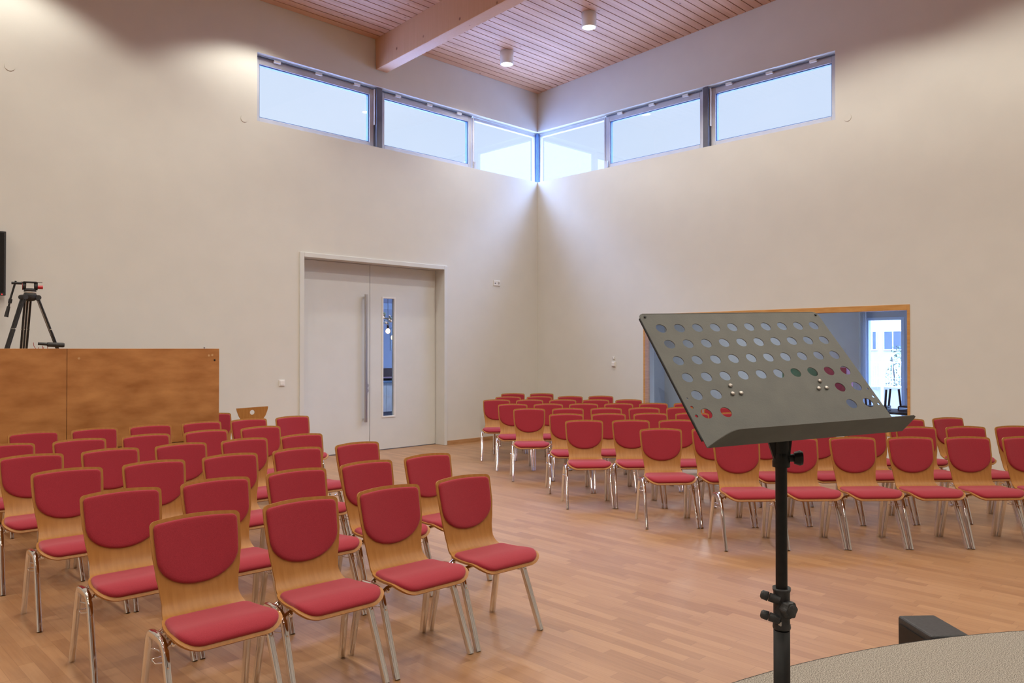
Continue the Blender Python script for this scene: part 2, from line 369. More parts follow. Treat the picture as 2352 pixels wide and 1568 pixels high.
# ------------------------------------------------------------------ double door
door = struct(empty('door_1', (6.75, CY, 0)))
def dpart(name, m, mat, parent=door, bevel=0):
    o = m.build(name, mat, None, bevel)
    o.parent = parent
    o.matrix_parent_inverse = Matrix.Translation((-6.75, -CY, 0))
    return o
YD = CY + .21
m = MB(); fy0, fy1 = CY - .018, CY + .0
m.box(5.425, 5.492, fy0, YD + .06, 0, 2.905).box(8.014, 8.075, fy0, YD + .06, 0, 2.905).box(5.492, 8.014, fy0, YD + .06, 2.842, 2.905)
dpart('door_frame', m, M_door, bevel=.004)
m = MB(); m.box(5.496, 6.726, YD, YD + .06, .012, 2.838); dl = dpart('door_leaf', m, M_door, bevel=.003)
GX0, GX1, GZ0, GZ1 = 6.972, 7.186, .518, 2.345
m = MB(); wall_boxes(m, 6.734, 8.010, .012, 2.838, [(GX0, GX1, GZ0, GZ1)], lambda mm, a, b_, c, d: mm.box(a, b_, YD, YD + .06, c, d))
dr = dpart('door_leaf', m, M_door)
m = MB(); q = .02
m.box(GX0 - q, GX0 + .004, YD - .008, YD + .03, GZ0 - q, GZ1 + q).box(GX1 - .004, GX1 + q, YD - .008, YD + .03, GZ0 - q, GZ1 + q)
m.box(GX0, GX1, YD - .008, YD + .03, GZ1 - .004, GZ1 + q).box(GX0, GX1, YD - .008, YD + .03, GZ0 - q, GZ0 + .004)
def sub(o, par): o.parent = par; o.matrix_parent_inverse = Matrix.Identity(4); o.matrix_parent_inverse = Matrix.Identity(4); return o
def dsub(name, m, mat, par, bevel=0):
    o = m.build(name, mat, None, bevel); o.parent = par; return o
dsub('vision_frame', m, M_white, dr, .002)
dsub('glass_pane', MB().box(GX0, GX1, YD + .028, YD + .034, GZ0, GZ1), M_glass2, dr)
m = MB(); m.box(6.600, 6.640, YD - .075, YD - .050, .455, 2.385); h_ = dsub('pull_handle', m, M_steel, dl, .003)
m = MB().cyl((6.615, YD - .05, .50), (6.615, YD, .50), .013).cyl((6.615, YD - .05, 2.34), (6.615, YD, 2.34), .013); dsub('handle_standoff', m, M_chrome, dl)
for z in (1.003, .924):
    m = MB().cyl((6.683, YD - .012, z), (6.683, YD, z), .026, n=24); m.box(6.679, 6.687, YD - .016, YD - .010, z - .012, z + .012)
    dsub('lock_rosette', m, M_steel, dl)
struct(MB().box(5.49, 8.016, YD - .0, YD + .07, -.002, .010).build('trim_5', M_post))

# ------------------------------------------------------------------ window into the side room
iw = struct(empty('window_7'))
m = MB(); X0, X1 = CX - .008, CX + .13
m.box(X0, X1, IY0, IY0 + .032, IZ0, IZ1).box(X0, X1, IY1 - .032, IY1, IZ0, IZ1).box(X0, X1, IY0 + .032, IY1 - .032, IZ1 - .072, IZ1).box(X0, X1, IY0 + .032, IY1 - .032, IZ0, IZ0 + .05)
m.build('oak_lining', M_oak, iw, bevel=.003)
MB().box(CX + .09, CX + .098, IY0 + .03, IY1 - .03, IZ0 + .05, IZ1 - .07).build('glass_pane', M_glass2, iw)

# ------------------------------------------------------------------ small things on the walls
def plate(name, label, cat, wall, u, z, wd, ht, mat=M_white):
    if wall == 'L': t = thing(name, label, cat, (u, CY, z))
    else: t = thing(name, label, cat, (CX, u, z), R(-90))
    MB().box(-wd / 2, wd / 2, -.012, 0, -ht / 2, ht / 2).build('cover_plate', mat, t, bevel=.003)
    return t
t = plate('wall_socket', 'white two-gang wall socket high on the wall between door and corner', 'socket', 'L', 9.193, 2.695, .155, .09)
MB().cyl((.04, -.014, 0), (.04, -.0118, 0), .022).build('socket_hole', M_steel, t)
MB().box(-.055, -.025, -.014, -.0118, -.012, .004).build('data_port', M_post, t)
t = plate('light_switch', 'white light switch on the wall beside the double door', 'switch', 'L', 5.162, 1.096, .085, .085)
MB().box(-.028, .028, -.017, -.011, -.028, .028).build('rocker', M_white, t, bevel=.003)
t = plate('thermostat', 'white square thermostat on the wall near the oak-framed window', 'thermostat', 'R', 7.941, 1.306, .08, .08)
MB().box(-.03, .03, -.03, -.011, -.034, .034).build('control_knob', M_white, t, bevel=.006)
t = thing('wall_sensor', 'tiny white sensor just above the square thermostat', 'sensor', (CX, 7.941, 1.407), R(-90))
MB().box(-.02, .02, -.02, 0, -.022, .022).build('sensor_body', M_white, t, bevel=.005)
MB().cyl((-.005, -.0215, 0), (-.005, -.019, 0), .007).build('sensor_eye', M_blackp, t)
for lab, wall, u, z in (('round white wall cap beside the left end of the high windows', 'L', 4.616, 4.588), ('round white wall cap high above the dark wall screen', 'L', 1.974, 4.596), ('round white wall cap beside the right end of the high windows', 'R', 4.091, 4.59)):
    m = MB()
    if wall == 'L': m.cyl((0, -.006, 0), (0, 0, 0), .048, n=32)
    else: m.cyl((-.006, 0, 0), (0, 0, 0), .048, n=32)
    o = m.build('round_cover', M_wall); o.location = (u, CY, z) if wall == 'L' else (CX, u, z)
    tag(o, lab, 'wall cap', 'round wall caps')
t = thing('wall_screen', 'edge of a dark flat screen mounted on the wall above the tripod', 'screen', (1.3, CY, 2.465))
MB().box(-.64, .636, -.085, -.03, -.34, .34).build('screen_housing', M_blackp, t, bevel=.004)
MB().box(-.62, .616, -.0875, -.084, -.31, .325).build('screen_panel', M_black, t)
MB().box(-.3, .3, -.03, 0, -.2, .2).build('wall_bracket', M_black, t)
MB().cyl((.60, -.089, -.328), (.60, -.084, -.328), .004, n=10).build('standby_light', emit_mat('red_led', (1, .03, .03), 3), t)

# ------------------------------------------------------------------ ceiling lamps
M_lampw = noise_mat('lamp_white', (.80, .79, .77), (.83, .82, .80), 5, .5)
M_disc = emit_mat('lamp_disc', (1.0, .95, .86), 9)
def make_lamp(lab, x, y):
    z = ceil_z(y); t = thing('ceiling_lamp', lab, 'lamp', (x, y, z), 0, 'white cylinder ceiling lamps')
    MB().lathe([(.0, .0), (.105, .0), (.105, -.205), (.098, -.21), (.092, -.205), (.092, -.185), (.0, -.185)], n=36).build('lamp_body', M_lampw, t)
    MB().lathe([(.0, -.188), (.091, -.188), (.091, -.196), (.0, -.196)], n=32).build('light_disc', M_disc, t)
    return t
make_lamp('lit white cylinder lamp on the ceiling nearer the corner', 8.5, 8.72)
make_lamp('lit white cylinder lamp on the ceiling farther from the corner', 8.5, 7.04)

# ------------------------------------------------------------------ chairs
PROF = [(.222, .830), (.212, .775), (.196, .70), (.178, .63), (.160, .565), (.143, .51), (.124, .468), (.098, .442), (.062, .431), (.0, .428), (-.07, .430), (-.14, .435), (-.172, .434), (-.206, .421), (-.230, .402), (-.241, .387)]
def arclen(P):
    s = [0]
    for a, b_ in zip(P, P[1:]): s.append(s[-1] + math.hypot(b_[0] - a[0], b_[1] - a[1]))
    return s
def catmull(P, n=6):
    out = []
    for i in range(len(P) - 1):
        p0 = P[max(i - 1, 0)]; p1 = P[i]; p2 = P[i + 1]; p3 = P[min(i + 2, len(P) - 1)]
        for k in range(n):
            t = k / n
            out.append(tuple(.5 * ((2 * b1) + (-a + c) * t + (2 * a - 5 * b1 + 4 * c - d) * t * t + (-a + 3 * b1 - 3 * c + d) * t ** 3) for a, b1, c, d in zip(p0, p1, p2, p3)))
    out.append(P[-1]); return out
PF = catmull(PROF); SF = arclen(PF); STOT = SF[-1]
def prof(s):
    s = max(0, min(STOT, s)); lo = 0
    for i in range(len(SF) - 1):
        if SF[i + 1] >= s: lo = i; break
    t = (s - SF[lo]) / (SF[lo + 1] - SF[lo] + 1e-9); a, b_ = PF[lo], PF[lo + 1]
    dy, dz = b_[0] - a[0], b_[1] - a[1]; l = math.hypot(dy, dz)
    return (a[0] + dy * t, a[1] + dz * t), (dy / l, dz / l)
def s_at_z(z):   # on the back
    for i in range(len(PF) - 1):
        if PF[i][1] >= z >= PF[i + 1][1]: return SF[i] + (PF[i][1] - z) / (PF[i][1] - PF[i + 1][1] + 1e-9) * (SF[i + 1] - SF[i])
def s_at_y(y):   # on the seat
    for i in range(len(PF) - 1):
        if PF[i][0] >= y >= PF[i + 1][0] and PF[i + 1][1] < .50: return SF[i] + (PF[i][0] - y) / (PF[i][0] - PF[i + 1][0] + 1e-9) * (SF[i + 1] - SF[i])
def shell_pt(s, x, off):
    (y, z), (ty, tz) = prof(s)
    ny, nz_ = tz, -ty                 # towards the sitter: forward (-y) on the back, up on the seat
    if ny > 0 and nz_ < 0: ny, nz_ = -ny, -nz_
    k = max(0, min(1, (z - .44) / .25)); k = k * k * (3 - 2 * k)
    u = x / .195
    y2 = y - .026 * k * u * u; z2 = z - .011 * (max(0, (z - .70) / .13) ** 1) * u * u
    return Vector((x, y2 + ny * off, z2 + nz_ * off))
WID = [(0, .196), (s_at_z(.76), .1955), (s_at_z(.68), .192), (s_at_z(.60), .182), (s_at_z(.53), .170), (s_at_z(.48), .165), (s_at_y(.085), .176), (s_at_y(.06), .190), (s_at_y(.02), .201), (s_at_y(-.04), .211), (s_at_y(-.10), .219), (s_at_y(-.16), .224), (s_at_y(-.20), .223), (STOT, .219)]
def wid(s):
    for (a, wa), (b_, wb) in zip(WID, WID[1:]):
        if a <= s <= b_:
            t = (s - a) / (b_ - a + 1e-9); t2 = t * t * (3 - 2 * t) * .5 + t * .5; return wa + (wb - wa) * t2
    return WID[-1][1]
def shell_w(s):
    wv = wid(s); rt, rf = .022, .092
    if s < rt: wv -= rt - math.sqrt(max(0, rt * rt - (rt - s) ** 2))
    if s > STOT - rf: wv -= rf - math.sqrt(max(0, rf * rf - (rf - (STOT - s)) ** 2))
    return wv
def plywood_shell():
    m = MB(); ss = [0, .002, .005, .009, .014, .019, .024]; k = 40
    ss += [.024 + (STOT - .07 - .024) * i / k for i in range(1, k + 1)]
    ss += [STOT - .07 + .07 * f for f in (.12, .25, .37, .48, .58, .67, .75, .82, .88, .93, .965, .988, 1)]
    nu = 12; th = .0105; top = []; bot = []
    for s in ss:
        wv = shell_w(s)
        top.append([shell_pt(s, wv * (2 * j / nu - 1), 0) for j in range(nu + 1)]); bot.append([shell_pt(s, wv * (2 * j / nu - 1), -th) for j in range(nu + 1)])
    ns = len(ss); vs = [v for r in top for v in r] + [v for r in bot for v in r]; B = ns * (nu + 1); q = nu + 1
    fs = []
    for i in range(ns - 1):
        for j in range(nu):
            a = i * q + j; fs += [(a, a + 1, a + q + 1, a + q), (B + a, B + a + q, B + a + q + 1, B + a + 1)]
    m.add(vs, fs, True)
    rim = []
    for i in range(ns - 1):
        a = i * q; rim += [(a, a + q, B + a + q, B + a), (a + nu, B + a + nu, B + a + q + nu, a + q + nu)]
    for j in range(nu): rim += [(j, B + j, B + j + 1, j + 1), ((ns - 1) * q + j, (ns - 1) * q + j + 1, B + (ns - 1) * q + j + 1, B + (ns - 1) * q + j)]
    m.add(vs, rim, False)
    return m
def cushion(outline, cs, thick, base=.0006):
    """outline in (s, x) round the centre (cs, 0); domed upholstery on the plywood"""
    m = MB(); n = len(outline); rings = [(1.0, 0.0), (.995, .35), (.985, .62), (.965, .82), (.93, .95), (.86, 1.0), (.7, 1.04), (.5, 1.07), (.3, 1.09), (.12, 1.1)]
    vs = []
    for t, h in rings:
        for s, x in outline: vs.append(shell_pt(cs + (s - cs) * t, x * t, base + thick * h))
    vs.append(shell_pt(cs, 0, base + thick * 1.1)); fs = []
    for k in range(len(rings) - 1):
        for i in range(n): fs.append((k * n + i, k * n + (i + 1) % n, (k + 1) * n + (i + 1) % n, (k + 1) * n + i))
    k = len(rings) - 1
    for i in range(n): fs.append((k * n + i, k * n + (i + 1) % n, len(vs) - 1))
    m.add(vs, fs, True)
    return m
def back_outline():
    ins = .0135; top = .016; sb = s_at_z(.538); sc = s_at_z(.672); pts = []
    wt = wid(top) - ins; rc = .020
    for i in range(12): pts.append((top, wt * (-1 + 2 * i / 12) * (1 - rc / wt)))          # along the top
    for i in range(5): a = R(90 * i / 4); pts.append((top + rc - rc * math.cos(a), wt - rc + rc * math.sin(a)))
    for i in range(1, 9): s = top + rc + (sc - top - rc) * i / 9; pts.append((s, wid(s) - ins))
    wc = wid(sc) - ins
    for i in range(0, 25):
        a = R(180 * i / 24); pts.append((sc + (sb - sc) * (math.sin(a)) ** .92, wc * math.copysign(abs(math.cos(a)) ** .95, math.cos(a))))
    for i in range(8, 0, -1): s = top + rc + (sc - top - rc) * i / 9; pts.append((s, -(wid(s) - ins)))
    for i in range(4): a = R(90 - 90 * i / 4); pts.append((top + rc - rc * math.cos(a), -(wt - rc + rc * math.sin(a))))
    return pts, s_at_z(.70)
def seat_outline():
    ins = .013; s0 = s_at_y(.066); s1 = STOT - .016; rr = .035; rf = .086; pts = []
    def we(s): return wid(s) - ins
    w0 = we(s0 + rr)
    for i in range(10): pts.append((s0, w0 * (-1 + 2 * i / 10) * (1 - rr / w0)))
    for i in range(6): a = R(90 * i / 6); pts.append((s0 + rr * (1 - math.cos(a)), w0 - rr + rr * math.sin(a)))
    for i in range(13): s = s0 + rr + (s1 - rf - s0 - rr) * i / 12; pts.append((s, we(s)))
    w1_ = we(s1 - rf)
    for i in range(1, 8): a = R(90 * i / 7); pts.append((s1 - rf + rf * math.sin(a), w1_ - rf + rf * math.cos(a)))
    for i in range(1, 10): pts.append((s1, (w1_ - rf) * (1 - 2 * i / 10)))
    for i in range(7, -1, -1): a = R(90 * i / 7); pts.append((s1 - rf + rf * math.sin(a), -(w1_ - rf + rf * math.cos(a))))
    for i in range(11, -1, -1): s = s0 + rr + (s1 - rf - s0 - rr) * i / 12; pts.append((s, -we(s)))
    for i in range(5, 0, -1): a = R(90 * i / 6); pts.append((s0 + rr * (1 - math.cos(a)), -(w0 - rr + rr * math.sin(a))))
    return pts, (s0 + s1) / 2
def side_frame(sx):
    """inverted-U oval tube on one side: (rear half, front half)"""
    def P(y, z): k = 1 - z / .385; return Vector((sx * (.214 + .0125 * k), y, z))
    rear = [P(.205, 0), P(.185, .10), P(.165, .20), P(.145, .30), P(.137, .34)] + [P(.137 - .012 * (1 - math.cos(a)) * 3.2, .34 + .042 * math.sin(a)) for a in (R(25), R(50), R(75), R(90))]
    rear += [P(.06, .384), P(.03, .384)]
    front = [P(.03, .384), P(.0, .382)] + [P(-.0 - .072 * math.sin(a), .310 + .072 * math.cos(a)) for a in (R(20), R(40), R(58), R(73))]
    yb, zb = front[-1].y, front[-1].z
    for t in (.15, .35, .6, .85, 1): front.append(P(yb + (-.205 - yb) * t, zb * (1 - t)))
    return rear, front
OVAL = ell(.0140, .0175, 18, 3.4)
def make_chair():
    root = thing('upholstered_chair', 'x', 'chair')
    plywood_shell().build('plywood_shell', M_ply, root)
    o, c = back_outline(); cushion(o, c, .0155).build('back_cushion', M_red, root)
    o, c = seat_outline(); cushion(o, c, .0165).build('seat_cushion', M_red, root)
    for sx in (-1, 1):
        rear, front = side_frame(sx)
        MB().sweep(rear, OVAL, up=(1, 0, 0)).build('leg', M_chrome, root); MB().sweep(front, OVAL, up=(1, 0, 0)).build('leg', M_chrome, root)
    for y, z in ((.075, .398), (-.045, .385)):
        m = MB().sweep([(-.212, y, z - .02), (-.17, y, z), (-.08, y, z + .012), (.08, y, z + .012), (.17, y, z), (.212, y, z - .02)], ell(.009, .015, 12), up=(0, 0, 1))
        m.lathe([(0, 0), (.011, 0), (.012, .006), (.008, .012), (0, .013)], (-.185, y - .018, z - .008), 10, Matrix.Rotation(R(90), 4, 'X'))
        m.lathe([(0, 0), (.011, 0), (.012, .006), (.008, .012), (0, .013)], (.185, y - .018, z - .008), 10, Matrix.Rotation(R(90), 4, 'X'))
        m.build('cross_bar', M_chrome, root)
    for sx in (-1, 1):
        m = MB(); x0 = sx * .2195; x1 = sx * (.244 if sx < 0 else .222)
        if sx < 0: m.tube([(x0, .14, .315), (x0 + .03, .10, .305), (x0 + .03, .02, .305), (x1, .02, .305), (x1, -.035, .305), (x0 + .005, -.04, .300), (x0, -.105, .300)], .0032, 8)
        else: m.tube([(x0, -.10, .318), (x0 - .03, -.06, .312), (x0 - .03, -.02, .312), (x0, -.01, .318)], .0032, 8)
        m.build('row_connector', M_chrome, root)
    return root
ORD = ['', 'first', 'second', 'third', 'fourth', 'fifth', 'sixth', 'seventh', 'eighth', 'ninth', 'tenth']
APEX = .22
LEFT = [[(1.41, 3.44), (1.92, 3.42), (2.44, 3.43), (2.92, 3.37)],
    [(1.37, 4.29), (1.89, 4.32), (2.38, 4.28), (2.87, 4.27), (3.35, 4.25)],
    [(1.38, 5.27), (1.89, 5.27), (2.4, 5.23), (2.91, 5.23), (3.37, 5.15)],
    [(1.39, 6.16), (1.89, 6.12), (2.41, 6.12), (2.89, 6.04), (3.37, 6.01)],
    [(1.4, 6.97), (1.92, 6.97), (2.44, 6.95), (2.94, 6.92), (3.43, 6.86)],
    [(1.79, 7.84), (2.28, 7.82), (2.76, 7.76), (3.25, 7.74), (3.73, 7.71), (4.21, 7.70)],
    [(3.77, 8.66)]]
RIGHT = [[(5.82, 3.26), (6.18, 2.93), (6.54, 2.60), (6.89, 2.27), (7.24, 1.94), (7.60, 1.60)],
    [(5.99, 4.12), (6.34, 3.80), (6.72, 3.48), (7.11, 3.16), (7.49, 2.84), (7.86, 2.53), (8.2, 2.21), (8.54, 1.88)],
    [(6.12, 5.14), (6.48, 4.83), (6.85, 4.51), (7.21, 4.18), (7.57, 3.85), (7.93, 3.52), (8.28, 3.20), (8.63, 2.88), (9.11, 2.62)],
    [(6.59, 5.8), (6.96, 5.49), (7.34, 5.18), (7.71, 4.87), (8.07, 4.55)],
    [(6.84, 6.63), (7.22, 6.33), (7.6, 6.02), (7.98, 5.73), (8.35, 5.43), (8.71, 5.11)],
    [(7.24, 7.32), (7.61, 7.02), (7.99, 6.72), (8.36, 6.41), (8.71, 6.10), (9.06, 5.79)],
    [(7.68, 8.1), (8.05, 7.78), (8.4, 7.46), (8.74, 7.12), (9.05, 6.77)],
    [(8.31, 8.50), (8.69, 8.20), (9.07, 7.90), (9.46, 7.61)],
    [(8.97, 9.06), (9.31, 8.73)]]
proto = make_chair(); used = [False]
def place(ax, ay, rz, label, group):
    o = copy_tree(proto) if used[0] else proto; used[0] = True
    o.location = (ax + APEX * math.sin(rz), ay - APEX * math.cos(rz), 0); o.rotation_euler = (0, 0, rz)
    o['label'] = label; o['group'] = group
def row_fit(row):
    """even spacing along the row's straight line"""
    n = len(row)
    if n < 3: return row
    ts = [i - (n - 1) / 2 for i in range(n)]; d = sum(t * t for t in ts)
    mx_, my_ = sum(p[0] for p in row) / n, sum(p[1] for p in row) / n
    ax_, ay_ = sum(t * p[0] for t, p in zip(ts, row)) / d, sum(t * p[1] for t, p in zip(ts, row)) / d
    return [(mx_ + ax_ * t, my_ + ay_ * t) for t in ts]
for side, rows in (('left', LEFT), ('right', RIGHT)):
    for ri, row in enumerate(rows):
        special = (side == 'right' and ri == 2)
        pts = row_fit(row[:-1]) + [row[-1]] if special else row_fit(row)
        n = len(pts)
        for i, (ax, ay) in enumerate(pts):
            rz = R(-1.8 + random.uniform(-.6, .6)) if side == 'left' else R(-41 + random.uniform(-.6, .6))
            if n == 1: lab = 'red chair alone at the very back, behind the end of the booth panel'
            else:
                pos = ('leftmost' if i == 0 else 'rightmost' if i == n - 1 else ORD[i + 1] + ' from left' if i < n / 2 else ORD[n - i] + ' from right')
                lab = 'red upholstered chair, %s in the %s row of the %s block' % (pos, 'front' if ri == 0 else ORD[ri + 1], side)
                if special and i == n - 1: lab = 'red upholstered chair standing askew at the right end of the third row, right block'
                if side == 'left' and ri == 5 and i == n - 1: lab = 'red upholstered chair nearest the double door, rightmost in the sixth row, left block'
            if special and i == n - 1: rz = R(-30)
            place(ax, ay, rz, lab, 'red chairs in the %s block' % side)

# plain wooden chair with a hole in its back, behind the left block
wc = thing('wooden_chair', 'plain wooden chair with a round hole in its flared backrest near the door', 'chair', (4.36, 8.75, 0), R(-6))
def flat_with_hole(outline, hc, hr, th, Mx, n=48):
    m = MB(); 
    def hit(a):
        d = (math.cos(a), math.sin(a)); best = None
        for (x1, y1), (x2, y2) in zip(outline, outline[1:] + outline[:1]):
            ex, ey = x2 - x1, y2 - y1; den = d[0] * ey - d[1] * ex
            if abs(den) < 1e-9: continue
            t = ((x1 - hc[0]) * ey - (y1 - hc[1]) * ex) / den; u = ((x1 - hc[0]) * d[1] - (y1 - hc[1]) * d[0]) / den
            if t > 0 and -1e-6 <= u <= 1 + 1e-6 and (best is None or t < best): best = t
        return (hc[0] + d[0] * best, hc[1] + d[1] * best)
    angs = sorted({round(2 * math.pi * i / n, 5) for i in range(n)} | {round(math.atan2(y - hc[1], x - hc[0]) % (2 * math.pi), 5) for x, y in outline})
    k = len(angs); inn = [(hc[0] + hr * math.cos(a), hc[1] + hr * math.sin(a)) for a in angs]; out = [hit(a) for a in angs]
    vs = [Mx @ Vector((x, y, z)) for z in (0, th) for ring in (inn, out) for x, y in ring]
    fs = []
    for i in range(k):
        j = (i + 1) % k
        fs += [(i, j, k + j, k + i), (2 * k + i, 3 * k + i, 3 * k + j, 2 * k + j), (i, 2 * k + i, 2 * k + j, j), (k + i, k + j, 3 * k + j, 3 * k + i)]
    m.add(vs, fs); return m
ol = [(-.195, .84), (.195, .85), (.197, .835), (.185, .79), (.165, .74), (.13, .69), (.10, .66), (.07, .60), (.07, .52), (.09, .46), (-.09, .46), (-.07, .52), (-.07, .60), (-.10, .66), (-.13, .69), (-.165, .745), (-.185, .80)]
flat_with_hole(ol, (0, .785), .030, .012, Matrix.Translation((0, .21, 0)) @ Matrix.Rotation(R(90), 4, 'X')).build('backrest', M_ply, wc)
MB().box(-.20, .20, -.20, .215, .44, .455).build('seat', M_ply, wc, bevel=.006)
for sx in (-1, 1):
    for y in (-.17, .17): MB().cyl((sx * .17, y, .44), (sx * .2, y * 1.15, 0), .013).build('leg', M_chrome, wc)

# ------------------------------------------------------------------ booth with stained board front
bt_ = thing('mixing_booth', 'tall booth faced in stained orange-brown boards behind the left chairs', 'booth', (2.2, 8.07, 0))
def bpart(name, m, mat, bevel=0): return m.build(name, mat, bt_, bevel)
bx0 = -1.6
pa = bpart('front_board', MB().box(bx0, -.083, 0, .02, .603, 1.562), M_booth, .002)
pb = bpart('front_board', MB().box(-.079, 1.376, 0, .02, .603, 1.562), M_booth, .002)
bpart('plinth_board', MB().box(bx0, 1.376, .002, .02, .02, .597), M_booth, .002)
bpart('booth_carcass', MB().box(bx0, 1.1, .022, .78, 0, 1.50), M_boothin)
m = MB()
for x, z in ((1.30, 1.494), (1.264, 1.49)): m.cyl((x, -.001, z), (x, .001, z), .012, n=16)
m.cyl((.02, -.001, 1.47), (.02, .001, 1.47), .011, n=16)
m.build('screw_cap', noise_mat('pale_filler', (.52, .29, .12), (.60, .36, .17), 60, .6), pb)
MB().cyl((1.325, -.002, 1.44), (1.325, .001, 1.44), .010, n=14).build('drill_hole', M_black, pb)
MB().cyl((1.22, .01, 1.56), (1.22, .01, 1.578), .008, n=10).build('bolt_head', M_steel, bt_)
# tripod on the booth
tr = thing('camera_tripod', 'black video tripod with fluid head standing on the booth', 'tripod', (1.905, 8.47, 1.50), R(-13))
apex = Vector((0, 0, .56))
feet = [Vector((-.195, -.11, 0)), Vector((.250, .06, 0)), Vector((-.055, .20, 0))]
M_tri = noise_mat('tripod_black_metal', (.018, .018, .020), (.028, .028, .031), 40, .35)
M_silver = noise_mat('tripod_silver_rod', (.60, .58, .55), (.70, .68, .64), 30, .3, metal=.6)
for fpt in feet:
    hip = apex + Vector((fpt.x, fpt.y, 0)).normalized() * .062 + Vector((0, 0, -.01)); d = (fpt - hip); sd = Vector((-fpt.y, fpt.x, 0)).normalized()
    m = MB()
    for k in (-1, 0, 1): m.cyl(hip + sd * .025 * k, fpt + sd * .025 * k, .0095 if k else .008, n=10)
    leg = m.build('leg', M_tri, tr)
    m = MB()
    for k in (-.5, .5): m.cyl(hip + sd * .025 * k + Vector((0, 0, -.03)), fpt + sd * .025 * k, .003, n=8)
    m.build('leg_rod', M_silver, leg)
    mid = hip + d * .55; MB().cyl(mid - sd * .038, mid + sd * .038, .0065, n=10).build('leg_clamp', M_silver, leg)
    m = MB().cyl(hip - sd * .042, hip + sd * .042, .024, n=14); m.cyl(hip + Vector((0, 0, .0)), apex + Vector((0, 0, .01)), .024, .03, n=12); m.build('leg_joint', M_blackp, leg)
    MB().cyl(fpt + Vector((0, 0, .0)), fpt + Vector((0, 0, .015)), .02, n=12).build('rubber_foot', M_blackp, leg)
MB().lathe([(0, .03), (.05, .03), (.055, .015), (.055, -.01), (.04, -.04), (0, -.05)], apex, 24).build('tripod_crown', M_blackp, tr)
MB().lathe([(0, .046), (.05, .046), (.05, .03), (0, .03)], apex, 24).build('levelling_ring', M_silver, tr)
MB().lathe([(0, .075), (.04, .075), (.05, .066), (.052, .046), (0, .046)], apex, 24).build('pan_base', M_blackp, tr)
for sx in (-1, 1):
    m = MB().cyl(apex + Vector((sx * .032, 0, .096)), apex + Vector((sx * .062, 0, .096)), .036, n=24)
    m.box(sx * .047 - .016, sx * .047 + .016, -.03, .03, apex.z + .098, apex.z + .136); m.build('tilt_cheek', M_blackp, tr)
MB().box(-.075, .10, -.006, .006, apex.z + .133, apex.z + .137).build('camera_plate', M_tri, tr)
MB().box(-.055, .055, -.045, .045, apex.z + .128, apex.z + .140).build('camera_plate', M_blackp, tr, bevel=.004)
MB().cyl(apex + Vector((.062, 0, .09)), apex + Vector((.105, 0, .09)), .017, n=18).build('brake_knob', noise_mat('red_anodised', (.55, .03, .04), (.65, .04, .05), 20, .35), tr)
MB().cyl(apex + Vector((-.064, 0, .096)), apex + Vector((-.060, 0, .096)), .037, n=24).build('friction_ring', noise_mat('dark_red_ring', (.35, .03, .03), (.42, .04, .04), 20, .4), tr)
m = MB().cyl(apex + Vector((-.062, 0, .122)), apex + Vector((-.15, 0, .122)), .013, n=12).cyl(apex + Vector((-.115, 0, .142)), apex + Vector((-.165, 0, -.06)), .009, n=10)
m.cyl(apex + Vector((-.155, 0, -.03)), apex + Vector((-.162, 0, -.07)), .016, n=12); m.build('pan_bar', M_tri, tr)
MB().cyl(apex + Vector((-.17, 0, -.10)), apex + Vector((-.19, 0, -.20)), .014, .018, n=14).cyl(apex + Vector((-.162, 0, -.06)), apex + Vector((-.17, 0, -.10)), .009, n=10).build('grip', M_blackp, tr)
# shotgun microphone lying on the booth
mc = thing('shotgun_microphone', 'black shotgun microphone in a red shock mount lying on the booth', 'microphone', (2.055, 8.40, 1.50), R(-13))
mc.scale = (.80, .9, 1)
zz = .098
MB().cyl((-.12, 0, zz + .012), (-.02, 0, zz + .006), .014, n=14).build('microphone_body', M_tri, mc)
MB().lathe([(0, 0), (.018, .002), (.022, .015), (.0225, .17), (.018, .185), (0, .187)], (-.03, 0, zz + .004), 20, Matrix.Rotation(R(92), 4, 'Y')).build('foam_windshield', M_blackp, mc)
m = MB()
for x in (-.09, -.04):
    m.tube([(x - .02, 0, .075), (x - .025, 0, .05), (x, 0, .035), (x + .02, 0, .05), (x + .02, 0, .09)], .0035, 8)
m.tube([(-.165, 0, .12), (-.16, 0, .085), (-.14, 0, .06), (-.10, 0, .036), (-.02, 0, .036)], .003, 8)
m.cyl((-.06, 0, 0), (-.06, 0, .04), .012, n=12).cyl((-.06, 0, 0), (-.06, 0, .01), .035, n=18)
m.build('shock_mount', noise_mat('red_rubber', (.35, .04, .03), (.45, .05, .04), 20, .5), mc)

# ------------------------------------------------------------------ stage and floor monitor
SC, SR, SH = (1.5935, -2.2303), 3.7024, .40
m = MB(); arc = [(SC[0] + SR * math.cos(R(a)), SC[1] + SR * math.sin(R(a))) for a in range(-40, 221, 2)]
st = MB().prism(arc, SH - .012).build('stage', M_stage); tag(st, 'low stage platform with curved front edge and black sides', 'stage')
arc2 = [(SC[0] + (SR + .003) * math.cos(R(a)), SC[1] + (SR + .003) * math.sin(R(a))) for a in range(-40, 221, 2)]
MB().prism(arc2, .012, Matrix.Translation((0, 0, SH - .012))).build('carpet', M_carpet, st)
arc3 = [(SC[0] + (SR + .006) * math.cos(R(a)), SC[1] + (SR + .006) * math.sin(R(a))) for a in range(-40, 221, 2)]
inner = [(SC[0] + (SR + .0032) * math.cos(R(a)), SC[1] + (SR + .0032) * math.sin(R(a))) for a in range(-40, 221, 2)]
MB().prism(arc3 + inner[::-1], .014, Matrix.Translation((0, 0, SH - .0135))).build('edge_strip', M_stage, st)
sp = thing('floor_speaker', 'small black speaker box on the floor beyond the curved stage edge', 'speaker', (3.672, 1.112, 0), math.atan2(1.25 - 1.059, 3.686 - 3.517))
